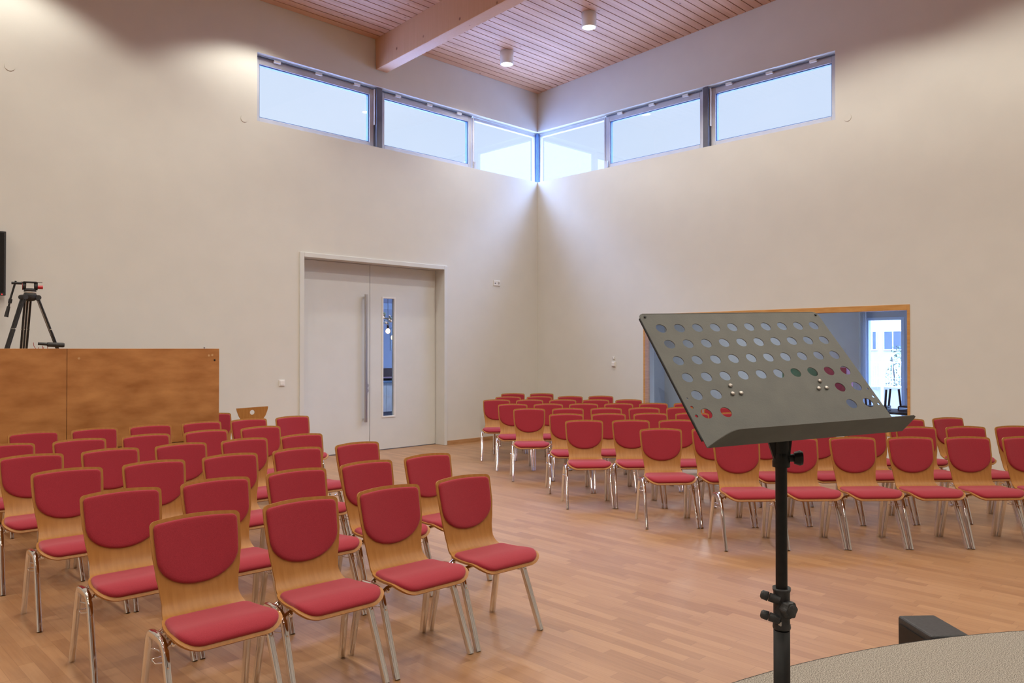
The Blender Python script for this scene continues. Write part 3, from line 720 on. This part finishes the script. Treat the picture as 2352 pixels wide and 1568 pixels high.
m = MB(); m.box(-.128, .128, -.086, .086, .02, .36); m.build('cabinet', M_blackp, sp, bevel=.012, seg=3)
MB().box(-.105, .105, .086, .092, .04, .33).build('grille', M_black, sp)
for sx in (-1, 1):
    for sy in (-1, 1): MB().cyl((sx * .1, sy * .06, 0), (sx * .1, sy * .06, .02), .014, n=10).build('rubber_foot', M_black, sp)

# ------------------------------------------------------------------ music stand
ORG = Vector((1.60071, .82335, 1.52296)); EX = Vector((.9185, -.39456, .02606)); EY = Vector((-.24867, -.62759, -.73776)); EN = Vector((.30745, .67115, -.67456))
PX, PY = 1.592, .782
ms = thing('music_stand', 'black perforated music stand on a telescopic pole at the stage edge', 'music stand', (PX, PY, SH))
MS = Matrix.Translation((-PX, -PY, -SH))
PLM = MS @ Matrix.Translation(ORG) @ Matrix((EX, EY, EN)).transposed().to_4x4()
M_desk = noise_mat('scuffed_dark_metal', (.062, .060, .050), (.088, .085, .070), 22, .46, bump=.03, bscale=250, spec=.55, p0=.2, p1=.8)
PIT, HR = .0475, .0128
holes = [(i, j) for j in range(4) for i in range(10)] + [(i, j) for j in (4, 5) for i in (0, 1, 8, 9)]
def desk_plate():
    """sheet with round holes: each grid cell is cut round its hole"""
    x0, x1, y0, y1 = -.253, .2505, -.1640, .1990
    xs = [-4.5 * PIT - PIT / 2 + PIT * i for i in range(11)]; ys = [-2.5 * PIT - PIT / 2 + PIT * j for j in range(7)]
    hs = set(holes); bm_ = bmesh.new(); th = .0016
    def quad(a, b_, c, d):
        bm_.faces.new([bm_.verts.new((x, y, 0)) for x, y in ((a, c), (b_, c), (b_, d), (a, d))])
    cc = .010                                            # rounded upper corners
    for j in range(6):
        for i in range(10):
            cx_, cy_ = (i - 4.5) * PIT, (j - 2.5) * PIT
            if (i, j) in hs:
                n = 32; ring = [bm_.verts.new((cx_ + HR * math.cos(2 * math.pi * k / n), cy_ + HR * math.sin(2 * math.pi * k / n), 0)) for k in range(n)]
                sq = []
                for k in range(n):
                    a = 2 * math.pi * k / n; c_, s_ = math.cos(a), math.sin(a); q = PIT / 2 / max(abs(c_), abs(s_)); sq.append(bm_.verts.new((cx_ + c_ * q, cy_ + s_ * q, 0)))
                for k in range(n): bm_.faces.new([ring[k], sq[k], sq[(k + 1) % n], ring[(k + 1) % n]])
            else: quad(xs[i], xs[i + 1], ys[j], ys[j + 1])
    def poly(p): bm_.faces.new([bm_.verts.new((x, y, 0)) for x, y in p])
    def corner(cx_, cy_, sx):
        return [(cx_ + sx * cc * math.cos(R(a)), cy_ - cc * math.sin(R(a))) for a in range(0, 91, 15)]
    top = [(xs[-1], ys[0]), (x1, ys[0])] + corner(x1 - cc, y0 + cc, 1) + [(q[0], q[1]) for q in corner(x0 + cc, y0 + cc, -1)][::-1] + [(x0, ys[0]), (xs[0], ys[0])]
    poly(top)
    def strip(a, b_, smalls):
        """side strip with small holes"""
        prev = ys[0]
        for (hx, hy, hr) in smalls:
            hh = .0098; quad(a, b_, prev, hy - hh)
            n = 20; ring = [bm_.verts.new((hx + hr * math.cos(2 * math.pi * k / n), hy + hr * math.sin(2 * math.pi * k / n), 0)) for k in range(n)]
            sq = []
            for k in range(n):
                an = 2 * math.pi * k / n; c_, s_ = math.cos(an), math.sin(an); qx = ((b_ - hx) if c_ > 0 else (hx - a)) / max(abs(c_), 1e-6); qy = hh / max(abs(s_), 1e-6); q = min(qx, qy); sq.append(bm_.verts.new((hx + c_ * q, hy + s_ * q, 0)))
            # corner verts inserted so that the cell is filled to its corners
            for k in range(n):
                k2 = (k + 1) % n; f = [ring[k], sq[k]]
                p, q2 = sq[k].co, sq[k2].co
                onx = abs(abs(p.y - hy) - hh) > 1e-6; onx2 = abs(abs(q2.y - hy) - hh) > 1e-6
                if onx != onx2:
                    vx = p.x if onx else q2.x; vy = q2.y if onx else p.y; f.append(bm_.verts.new((vx, vy, 0)))
                f += [sq[k2], ring[k2]]; bm_.faces.new(f)
            prev = hy + hh
        quad(a, b_, prev, y1)
    strip(x0, xs[0], [(-.2403, .0784, .0022), (-.2402, .1010, .0036), (-.2399, .1234, .0036)])
    strip(xs[-1], x1, [(.2400, .0803, .0022), (.2400, .1029, .0036), (.2397, .1240, .0036)])
    quad(xs[0], xs[-1], ys[-1], y1)
    bmesh.ops.remove_doubles(bm_, verts=bm_.verts, dist=1e-5)
    # give the flat sheet its thickness: front and back faces joined by walls round every edge and hole
    pts = [v.co.copy() for v in bm_.verts]; bm_.verts.index_update(); n = len(pts); faces = []
    for f_ in bm_.faces:
        ix = [v.index for v in f_.verts]; ar = sum(pts[ix[k]].x * pts[ix[(k + 1) % len(ix)]].y - pts[ix[(k + 1) % len(ix)]].x * pts[ix[k]].y for k in range(len(ix)))
        if ar < 0: ix = ix[::-1]
        faces.append(tuple(ix[::-1])); faces.append(tuple(n + i for i in ix))
    for e_ in bm_.edges:
        if len(e_.link_faces) == 1:
            i, j = e_.verts[0].index, e_.verts[1].index; faces.append((i, j, n + j, n + i))
    bm_.free()
    me = bpy.data.meshes.new('desk_plate'); me.from_pydata([tuple(PLM @ p) for p in pts] + [tuple(PLM @ (p + Vector((0, 0, th)))) for p in pts], [], faces); me.materials.append(M_desk)
    o = bpy.data.objects.new('desk_plate', me); C.objects.link(o); o.parent = ms; return o
dp = desk_plate()
# folded lip: strip standing square on the lower edge, with one rounded and one slanted end
lip = [(-.253, 0), (.2505, 0)] + [(.2505 + .0, .0)] + [(.2500, .044), (.247, .052), (.240, .056)] + [(-.200, .056), (-.212, .0545), (-.222, .049), (-.230, .040), (-.240, .025)]
lipM = PLM @ Matrix.Translation((0, .199, 0)) @ Matrix(((1, 0, 0, 0), (0, 0, 1, 0), (0, -1, 0, 0), (0, 0, 0, 1)))
lipP = [p for k, p in enumerate(lip) if k == 0 or p != lip[k - 1]]
MB().prism(lipP, .0016, lipM).build('music_ledge', M_desk, ms)
# folded left and top edges of the sheet
def pl(x, y, z): return PLM @ Vector((x, y, z))
m = MB(); m.sweep([pl(-.2545, -.150, .002), pl(-.2545, .02, .002), pl(-.2545, .182, .002)], ell(.0032, .0022, 10))
m.build('folded_edge', M_black, ms)
MB().sweep([pl(-.243, -.1640, .0015), pl(.240, -.1640, .0015)], ell(.0016, .0022, 8)).build('folded_edge', M_desk, ms)
for (rx, ry) in ((-.1206, .0519), (-.1259, .0735), (-.1047, .0734), (.1202, .0523), (.104, .0727), (.126, .0725)):
    MB().lathe([(.0048, 0), (.0045, .0014), (.0028, .0026), (0, .003)], pl(rx, ry, -.0016), 16, (PLM.to_3x3() @ Matrix.Rotation(math.pi, 3, 'X')).to_4x4()).build('rivet', M_steel, ms)
for x in (-.2401, .2423): MB().cyl(pl(x, -.154, -.002), pl(x, -.154, .001), .003, n=10).build('rivet', M_black, ms)
# bracket behind the sheet, collar, poles, clamp
m = MB(); m.prism([(-.13, .045), (.13, .045), (.13, .082), (-.13, .082)], .003, PLM @ Matrix.Translation((0, 0, .002))); m.build('desk_bracket', M_black, ms)
def q3(x, y, z): return Vector((x - PX, y - PY, z - SH))
z_col = 1.318
dirx = Vector((.7113, -.7029, 0)); fwd = Vector((.7029, .7113, 0))
top_c = pl(0, .070, .022)
m = MB().sweep([Vector((0, 0, z_col - SH)), Vector((0, 0, 1.395 - SH)), Vector((0, 0, 1.395 - SH)) * .55 + top_c * .45, top_c], ell(.0165, .0165, 20)); m.build('tilt_socket', M_black, ms)
m = MB().prism([(-.052, 1.43 - SH), (.030, 1.43 - SH), (.017, 1.325 - SH), (-.0165, 1.322 - SH)], .010, Matrix.Translation(fwd * .004) @ Matrix((dirx, (0, 0, 1), -fwd)).transposed().to_4x4()); m.build('gusset', M_black, ms)
MB().lathe([(.0122, 0), (.0185, 0), (.0185, .012), (.0165, .02), (.0165, .03), (.0122, .03)], (0, 0, z_col - .013 - SH), 24).build('collar', M_black, ms)
m = MB().cyl(dirx * .012 + Vector((0, 0, z_col + .006 - SH)), dirx * .028 + Vector((0, 0, z_col + .006 - SH)), .0085, n=14).build('clamp_boss', M_black, ms)
kdir = (dirx * .97 - fwd * .25).normalized()
kb = MB(); k0 = dirx * .028 + Vector((0, 0, z_col + .006 - SH)); kb.cyl(k0, k0 + kdir * .012, .013, .0165, n=24).cyl(k0 + kdir * .012, k0 + kdir * .018, .0165, .014, n=24); kb.build('thumb_knob', M_black, ms)
MB().cyl((0, 0, .05), (0, 0, z_col - SH), .0123, n=28).build('upper_pole', M_black, ms)
MB().lathe([(.0145, .10), (.0172, .10), (.0172, .953 - SH), (.0145, .953 - SH)], (0, 0, 0), 32).build('lower_pole', M_black, ms)
zc = 1.045 - SH; zb_ = .956 - SH
MB().lathe([(.0124, zc - .004), (.0182, zc - .002), (.0192, zc), (.0188, zc - .006), (.0172, zc - .010), (.0172, zb_ + .012), (.0182, zb_ + .010), (.0190, zb_ + .004), (.0180, zb_), (.0160, zb_)], (0, 0, 0), 32).build('height_clamp', M_blackp, ms)
nd = (-fwd + dirx * .30).normalized(); sd_ = nd.cross(Vector((0, 0, 1)))
for dz, hd in ((-.024, 0), (-.066, 1)):
    a = -dirx * .012 - fwd * .010 + Vector((0, 0, zc + dz)); dd = (-dirx * .85 + fwd * .25 + Vector((0, 0, .25))).normalized()
    m = MB().cyl(a - dd * .004, a + dd * .018, .0095, n=18); m.build('clamp_boss', M_blackp, ms)
    MB().lathe([(0, .0365), (.006, .0362), (.0095, .033), (.0100, .020), (0, .020)], a, 18, dd.to_track_quat('Z', 'Y').to_matrix().to_4x4()).build('screw_cap', M_blackp, ms)
kc = dirx * .001 - fwd * .0135 + Vector((0, 0, zc - .041)); kn = (-fwd * .87 + dirx * .5).normalized()
prof_k = []; m = MB(); nk = 42; z_l = [(0, .0150), (.008, .0175), (.017, .0178), (.0205, .0165)]
km = kn.to_track_quat('Z', 'Y').to_matrix().to_4x4(); vs = []; fs = []
for dz, r in z_l:
    for i in range(nk):
        a = 2 * math.pi * i / nk; rr = r * (1 + .085 * math.cos(6 * a)); vs.append(km @ Vector((rr * math.cos(a), rr * math.sin(a), dz)) + kc)
for k in range(3):
    for i in range(nk): fs.append((k * nk + i, k * nk + (i + 1) % nk, (k + 1) * nk + (i + 1) % nk, (k + 1) * nk + i))
m.add(vs, fs, True); m.add(vs, [tuple(range(3 * nk, 4 * nk)), tuple(range(nk - 1, -1, -1))])
m.lathe([(.0135, .0205), (.0130, .0222), (0, .0226)], kc, 28, km); m.cyl(kc - kn * .008, kc, .010, n=16); m.build('star_knob', M_blackp, ms)
bc = -dirx * .009 - fwd * .0135 + Vector((0, 0, zc - .074)); MB().cyl(bc, bc + kn * .004, .0045, n=16).build('hex_bolt', M_steel, ms)
for k in range(3):
    a = R(100 + 120 * k); d = Vector((math.cos(a), math.sin(a), 0))
    MB().cyl(d * .016 + Vector((0, 0, .16)), d * .30 + Vector((0, 0, .012)), .009, n=12).build('base_leg', M_black, ms)
    MB().cyl(d * .30 + Vector((0, 0, .001)), d * .30 + Vector((0, 0, .02)), .011, n=12).build('rubber_foot', M_blackp, ms)

def room_light(x, y, z, sx, sy, p_, col):  # unseen area light added to brighten the lobby and side room
    d = bpy.data.lights.new('room_fill', 'AREA'); d.shape = 'RECTANGLE'; d.size = sx; d.size_y = sy; d.energy = p_; d.color = col
    o = bpy.data.objects.new('room_fill', d); o.location = (x, y, z); C.objects.link(o)
room_light(8.6, 11.0, 2.68, 1.2, .6, 30, (.80, .88, 1.0)); room_light(12.3, 7.6, 2.70, 1.2, .6, 75, (1.0, .93, .86))
# ------------------------------------------------------------------ lobby behind the door
M_lob = noise_mat('lobby_wall_paint', (.52, .56, .68), (.55, .59, .71), 3, .8)
M_lobf = noise_mat('lobby_floor_grey', (.42, .43, .46), (.46, .47, .50), 6, .4)
m = MB(); m.box(4.0, 14.0, 13.6, 13.8, 0, 3.4).box(3.8, 4.0, CY + WT, 13.8, 0, 3.4).box(4.0, 14.0, CY + WT, 13.6, 2.72, 2.85)
struct(m.build('wall_lobby', M_lob)); struct(MB().box(3.8, 14.0, CY + WT, 13.8, -.12, 0).build('floor_lobby', M_lobf))
struct(MB().box(9.4, 10.3, 13.56, 13.6, 2.40, 2.53).build('trim_6', noise_mat('pale_band', (.62, .76, .90), (.66, .80, .92), 4, .6)))
ct = thing('lobby_counter', 'counter clad in whitewashed planks seen through the door glass', 'counter', (8.75, 12.3, 0))
M_ww = noise_mat('whitewashed_plank', (.62, .62, .64), (.74, .74, .75), 7, .7, stretch=(6, 1, .7), detail=5)
m = MB()
for k in range(8): m.box(-.60 + .15 * k, -.455 + .15 * k, 0, .022, .35, .905)
m.build('plank_front', M_ww, ct, bevel=.003)
MB().box(-.60, .60, .022, .6, .05, .905).build('counter_body', M_post, ct)
MB().box(-.64, .64, -.04, .62, .905, .94).build('counter_top', noise_mat('blue_grey_top', (.14, .22, .36), (.18, .27, .42), 5, .4), ct, bevel=.004)
MB().box(-.60, .60, .02, .03, .30, .35).build('kick_strip', M_post, ct)
cf = thing('coffee_machine', 'dark brown coffee machine on the lobby counter behind the door glass', 'machine', (8.78, 12.6, .94))
MB().box(-.28, .28, -.16, .16, .03, .24).build('machine_body', noise_mat('dark_brown_metal', (.07, .035, .03), (.10, .05, .04), 12, .35), cf, bevel=.015)
MB().box(-.2, .24, -.22, -.16, .05, .075).build('drip_tray', noise_mat('mauve_tray', (.42, .26, .34), (.48, .30, .38), 9, .4), cf, bevel=.004)
MB().cyl((-.1, -.19, .19), (-.1, -.19, .12), .03, n=14).build('group_head', M_chrome, cf)
for sx in (-1, 1): MB().box(sx * .22 - .03, sx * .22 + .03, -.13, .13, 0, .03).build('foot', M_black, cf)
M_bulb = emit_mat('warm_filament_bulb', (1.0, .50, .22), 6)
for lab, x, y, z in (('glowing round pendant bulb seen through the door glass, the higher one', 8.282, 11.6, 1.891), ('glowing round pendant bulb seen through the door glass, the lower one', 8.40, 11.6, 1.774)):
    t = thing('pendant_bulb', lab, 'pendant lamp', (x, y, 2.72), 0, 'pendant bulbs in the lobby')
    d = 2.72 - z
    MB().lathe([(0, .045), (.016, .04), (.036, .015), (.042, -.01), (.034, -.038), (.014, -.053), (0, -.056)], (0, 0, -d), 20).build('bulb', M_bulb, t)
    MB().lathe([(0, .105), (.018, .105), (.021, .085), (.021, .04), (0, .04)], (0, 0, -d), 16).build('lamp_holder', M_black, t)
    MB().cyl((0, 0, -d + .10), (0, 0, 0), .004, n=8).build('cable', M_black, t)
gd = thing('hanging_garland', 'hanging garland of dried flowers above the lobby bulbs', 'garland', (8.30, 11.75, 2.72))
for mname, c1, n, part in (('dried_blossom', (.60, .40, .30), 26, 'blossoms'), ('dried_leaf', (.12, .15, .12), 40, 'leaves')):
    m = MB()
    for k in range(n):
        a = random.random() * 6.28; x, y, z = random.uniform(-.22, .24), random.uniform(-.05, .05), -.60 + random.uniform(-.09, .10)
        r_ = random.uniform(.016, .034) if part == 'blossoms' else random.uniform(.010, .026)
        m.lathe([(0, -r_ * .6), (r_ * .8, -r_ * .3), (r_, .1 * r_), (r_ * .5, r_ * .55), (0, r_ * .6)], (x, y, z), 7, Matrix.Rotation(random.uniform(0, 1.5), 4, 'X'))
    o = m.build(part, noise_mat(mname, c1, tuple(min(1, q * 1.4) for q in c1), 30, .8), gd); o['kind'] = 'stuff'
MB().cyl((-.24, 0, -.60), (.26, 0, -.60), .014, n=10).build('branch', noise_mat('branch_bark', (.10, .06, .04), (.16, .10, .06), 30, .8), gd)
MB().cyl((-.18, 0, -.60), (-.18, 0, 0), .003, n=6).cyl((.20, 0, -.60), (.20, 0, 0), .003, n=6).build('cord', M_black, gd)
nb = tag(MB().box(9.79, 9.97, 13.585, 13.6, 1.52, 2.0).build('notice_sheet', noise_mat('pale_blue_sheet', (.70, .82, .92), (.74, .86, .95), 4, .6)), 'pale sheet hanging on the lobby wall below the bulbs', 'notice')

# ------------------------------------------------------------------ side room behind the oak-lined window
M_sr = noise_mat('side_room_paint', (.46, .47, .50), (.49, .50, .53), 3, .8)
SX = 14.5
W0, W1, WZ0, WZ1 = 4.878, 5.44, .12, 2.075
m = MB(); wall_boxes(m, 1.5, 10.2, 0, 3.2, [(W0 - .05, W1 + .05, WZ0 - .05, WZ1 + .05), (2.0, 4.4, .4, 2.1)], lambda mm, a, b_, c, d: mm.box(SX, SX + .25, a, b_, c, d))
m.box(CX + WT, SX + .25, 10.0, 10.2, 0, 3.2).box(CX + WT, SX + .25, 1.3, 1.5, 0, 3.2)
struct(m.build('wall_side_room', M_sr))
struct(MB().box(CX + WT, SX + .25, 1.3, 10.2, 2.75, 2.9).build('ceiling_side_room', M_sr)); struct(MB().box(CX + WT, SX + .25, 1.3, 10.2, -.12, 0).build('floor_side_room', M_lobf))
gw = struct(empty('window_8'))
m = MB(); a, b_ = W0 - .05, W1 + .05
m.box(SX - .01, SX + .1, a, W0, WZ0 - .05, WZ1 + .05).box(SX - .01, SX + .1, W1, b_, WZ0 - .05, WZ1 + .05).box(SX - .01, SX + .1, W0, W1, WZ1, WZ1 + .05).box(SX - .01, SX + .1, W0, W1, WZ0 - .05, WZ0)
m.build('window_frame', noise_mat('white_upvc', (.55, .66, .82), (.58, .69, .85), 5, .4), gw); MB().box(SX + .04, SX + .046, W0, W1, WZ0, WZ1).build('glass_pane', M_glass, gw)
M_curt, t_, b_c = new_mat('white_curtain'); b_c.inputs['Base Color'].default_value = (.92, .90, .88, 1); b_c.inputs['Roughness'].default_value = .9
tl_ = N(t_, 'ShaderNodeBsdfTranslucent'); tl_.inputs['Color'].default_value = (.8, .86, .95, 1); mxs = N(t_, 'ShaderNodeMixShader'); mxs.inputs[0].default_value = .45
L(t_, b_c.outputs[0], mxs.inputs[1]); L(t_, tl_.outputs[0], mxs.inputs[2]); L(t_, mxs.outputs[0], t_.nodes['Material Output'].inputs['Surface'])
m = MB(); pts = [(SX - .10 + .025 * math.sin(k * 1.9), 5.43 + .0095 * k) for k in range(16)]
m.prism(pts + [(x + .004, y) for x, y in pts[::-1]], 2.30, Matrix.Translation((0, 0, .05))); cu = m.build('curtain', M_curt); tag(cu, 'pale curtain hanging beside the bright window of the side room', 'curtain')
tag(MB().cyl((SX - .10, 5.30, 2.36), (SX - .10, 5.75, 2.36), .012).build('curtain_rail', M_white), 'rail above the pale curtain in the side room', 'rail')
sh = thing('shelf_unit', 'pale blue shelf unit at the far left of the side room', 'shelf', (13.8, 9.66, 0))
for z in (.05, .42, .68, .82, .96, 1.3, 1.65, 2.0): MB().box(-.18, .18, -.115, .24, z, z + .018).build('shelf_board', M_sr, sh)
MB().box(-.18, .18, -.165, -.115, 0, 2.1).build('side_panel', noise_mat('grey_upright', (.20, .23, .30), (.23, .26, .33), 6, .6), sh)
MB().box(-.18, .18, .24, .28, 0, 2.1).build('side_panel', M_sr, sh); MB().box(.16, .18, -.115, .24, 0, 2.1).build('back_panel', M_sr, sh)
cab = thing('low_cabinet', 'low grey cabinet in the side room behind the music stand', 'cabinet', (13.75, 6.1, 0))
MB().box(-.2, .25, -.9, .9, 0, .78).build('cabinet_body', noise_mat('grey_cabinet', (.25, .27, .30), (.28, .30, .33), 6, .5), cab, bevel=.005)
for k in (-1, 1): MB().box(-.22, -.2, .45 * k - .43, .45 * k + .43, .04, .75).build('cabinet_door', noise_mat('grey_front', (.28, .30, .34), (.31, .33, .37), 6, .5), cab, bevel=.003)
tag(MB().box(13.65, 13.95, 5.50, 5.96, .78, 1.23).build('storage_box', noise_mat('maroon_box', (.26, .02, .05), (.32, .03, .06), 8, .6), bevel=.01), 'dark red box on the low cabinet in the side room', 'box')
tag(MB().box(13.65, 13.95, 6.02, 6.68, .78, 1.21).build('storage_box', noise_mat('green_box', (.03, .09, .05), (.05, .12, .07), 8, .6), bevel=.01), 'dark green box on the low cabinet in the side room', 'box')
# upturned chairs on a table in the side room
tb = thing('folding_table', 'dark table carrying upturned chairs below the side room window', 'table', (12.30, 4.15, 0))
MB().box(-.40, .40, -.58, .50, .60, .63).build('table_top', M_black, tb, bevel=.004)
for sx in (-1, 1):
    for y in (-.48, .36): MB().cyl((sx * .3, y, .60), (sx * .3, y, 0), .015, n=10).build('leg', M_black, tb)
M_navy = noise_mat('dark_navy_plastic', (.02, .022, .035), (.03, .032, .05), 10, .35)
for lab, x, y, rz in (('dark upturned chair on the side room table, nearest the bright window', 12.12, 4.42, .15), ('dark upturned chair on the side room table, middle one', 12.45, 4.02, -.1), ('dark upturned chair on the side room table, nearest the right jamb', 12.12, 3.80, .1)):
    t = thing('stacking_chair', lab, 'chair', (x, y, .63), rz, 'upturned dark chairs in the side room')
    m = MB(); m.box(-.16, .16, -.16, .16, .05, .075); m.build('seat', M_navy, t, bevel=.02, seg=3)
    MB().box(-.15, .15, .15, .17, 0, .06).build('backrest', M_navy, t, bevel=.008)
    MB().box(-.15, .15, -.16, -.13, 0, .05).build('front_rail', M_navy, t, bevel=.008)
    for sx in (-1, 1):
        for sy in (-1, 1): MB().cyl((sx * .13, sy * .13, .07), (sx * .15, sy * .15, .325), .016, n=10).build('leg', M_navy, t)

# ------------------------------------------------------------------ outside
struct(MB().box(SX + .25, 70, -40, 60, -.25, -.13).build('ground', noise_mat('pale_paving', (.24, .21, .18), (.28, .25, .22), 2, .8)))
bd = thing('white_building', 'white building with dark windows outside the side room', 'building', (30, 10.7, 0))
MB().box(0, 6, -9, 9, -.13, 3.9).build('facade', noise_mat('white_render', (.31, .265, .22), (.33, .285, .24), 2, .8), bd)
M_dw = noise_mat('dark_window_glass', (.045, .055, .07), (.06, .07, .09), 3, .4)
for y0, y1 in ((-.62, -.02), (.28, .56), (-2.4, -1.4), (1.6, 2.6), (3.4, 4.4)):
    f_ = MB().box(-.03, .02, y0 - .04, y1 + .04, 1.50, 2.24).build('window', M_white, bd); MB().box(-.035, -.02, y0, y1, 1.545, 2.20).build('pane', M_dw, f_)
    MB().box(-.04, -.03, (y0 + y1) / 2 - .02, (y0 + y1) / 2 + .02, 1.545, 2.20).build('mullion', M_white, f_)
fe = thing('garden_fence', 'white bar fence outside the side room window', 'fence', (19.5, 7.0, -.13))
m = MB()
for k in range(60): m.box(-.004, .004, -1.8 + .06 * k, -1.794 + .06 * k, .78, 1.38)
m.build('fence_bars', M_white, fe); MB().box(-.012, .012, -1.8, 1.8, .78, .80).box(-.012, .012, -1.8, 1.8, 1.36, 1.38).box(-.006, .006, -1.8, 1.8, .98, .99).build('fence_rail', M_white, fe)
for y in (-1.8, 0, 1.8): MB().box(-.025, .025, y - .025, y + .025, 0, 1.40).build('fence_post', M_white, fe)
tag(MB().box(19.56, 19.75, 3.5, 10.5, -.13, .64).build('garden_wall', noise_mat('pale_garden_wall', (.28, .25, .22), (.31, .28, .25), 3, .8)), 'low pale wall below the bar fence outside the side room', 'wall')
def shrub(name, lab, x, y, h, rad, n, c1, c2):
    t = thing(name, lab, 'shrub', (x, y, -.13)); m = MB()
    for k in range(n):
        u = random.random(); a = random.random() * 6.283; rr = rad * math.sqrt(random.random()) * (.5 + .5 * math.sin(math.pi * min(1, u + .15)))
        p = Vector((rr * math.cos(a), rr * math.sin(a), .15 + (h - .15) * u)); sz = random.uniform(.025, .06)
        e = Euler((random.uniform(-.9, .9), random.uniform(-.9, .9), random.random() * 6.28)).to_matrix()
        m.add([p + e @ Vector(v) for v in ((-sz, 0, 0), (0, -sz * .4, .006), (sz, 0, 0), (0, sz * .4, .006))], [(0, 1, 2, 3)])
    o = m.build('foliage', noise_mat(name + '_leaf', c1, c2, 8, .7), t); o['kind'] = 'stuff'
    st = MB()
    for k in range(5): a = k * 1.26; st.tube([(0, 0, 0), (.1 * math.cos(a), .1 * math.sin(a), h * .4), (rad * .6 * math.cos(a), rad * .6 * math.sin(a), h * .85)], .012, 6)
    st.build('stems', noise_mat(name + '_bark', (.05, .04, .03), (.07, .055, .04), 20, .8), t)
shrub('young_conifer', 'green bush behind the white fence outside the side room', 20.6, 6.98, 1.75, .36, 420, (.035, .07, .035), (.06, .11, .05))
shrub('dry_shrub', 'yellowish shrub behind the white fence outside the side room', 20.3, 7.85, 1.15, .46, 380, (.13, .11, .06), (.18, .155, .09))
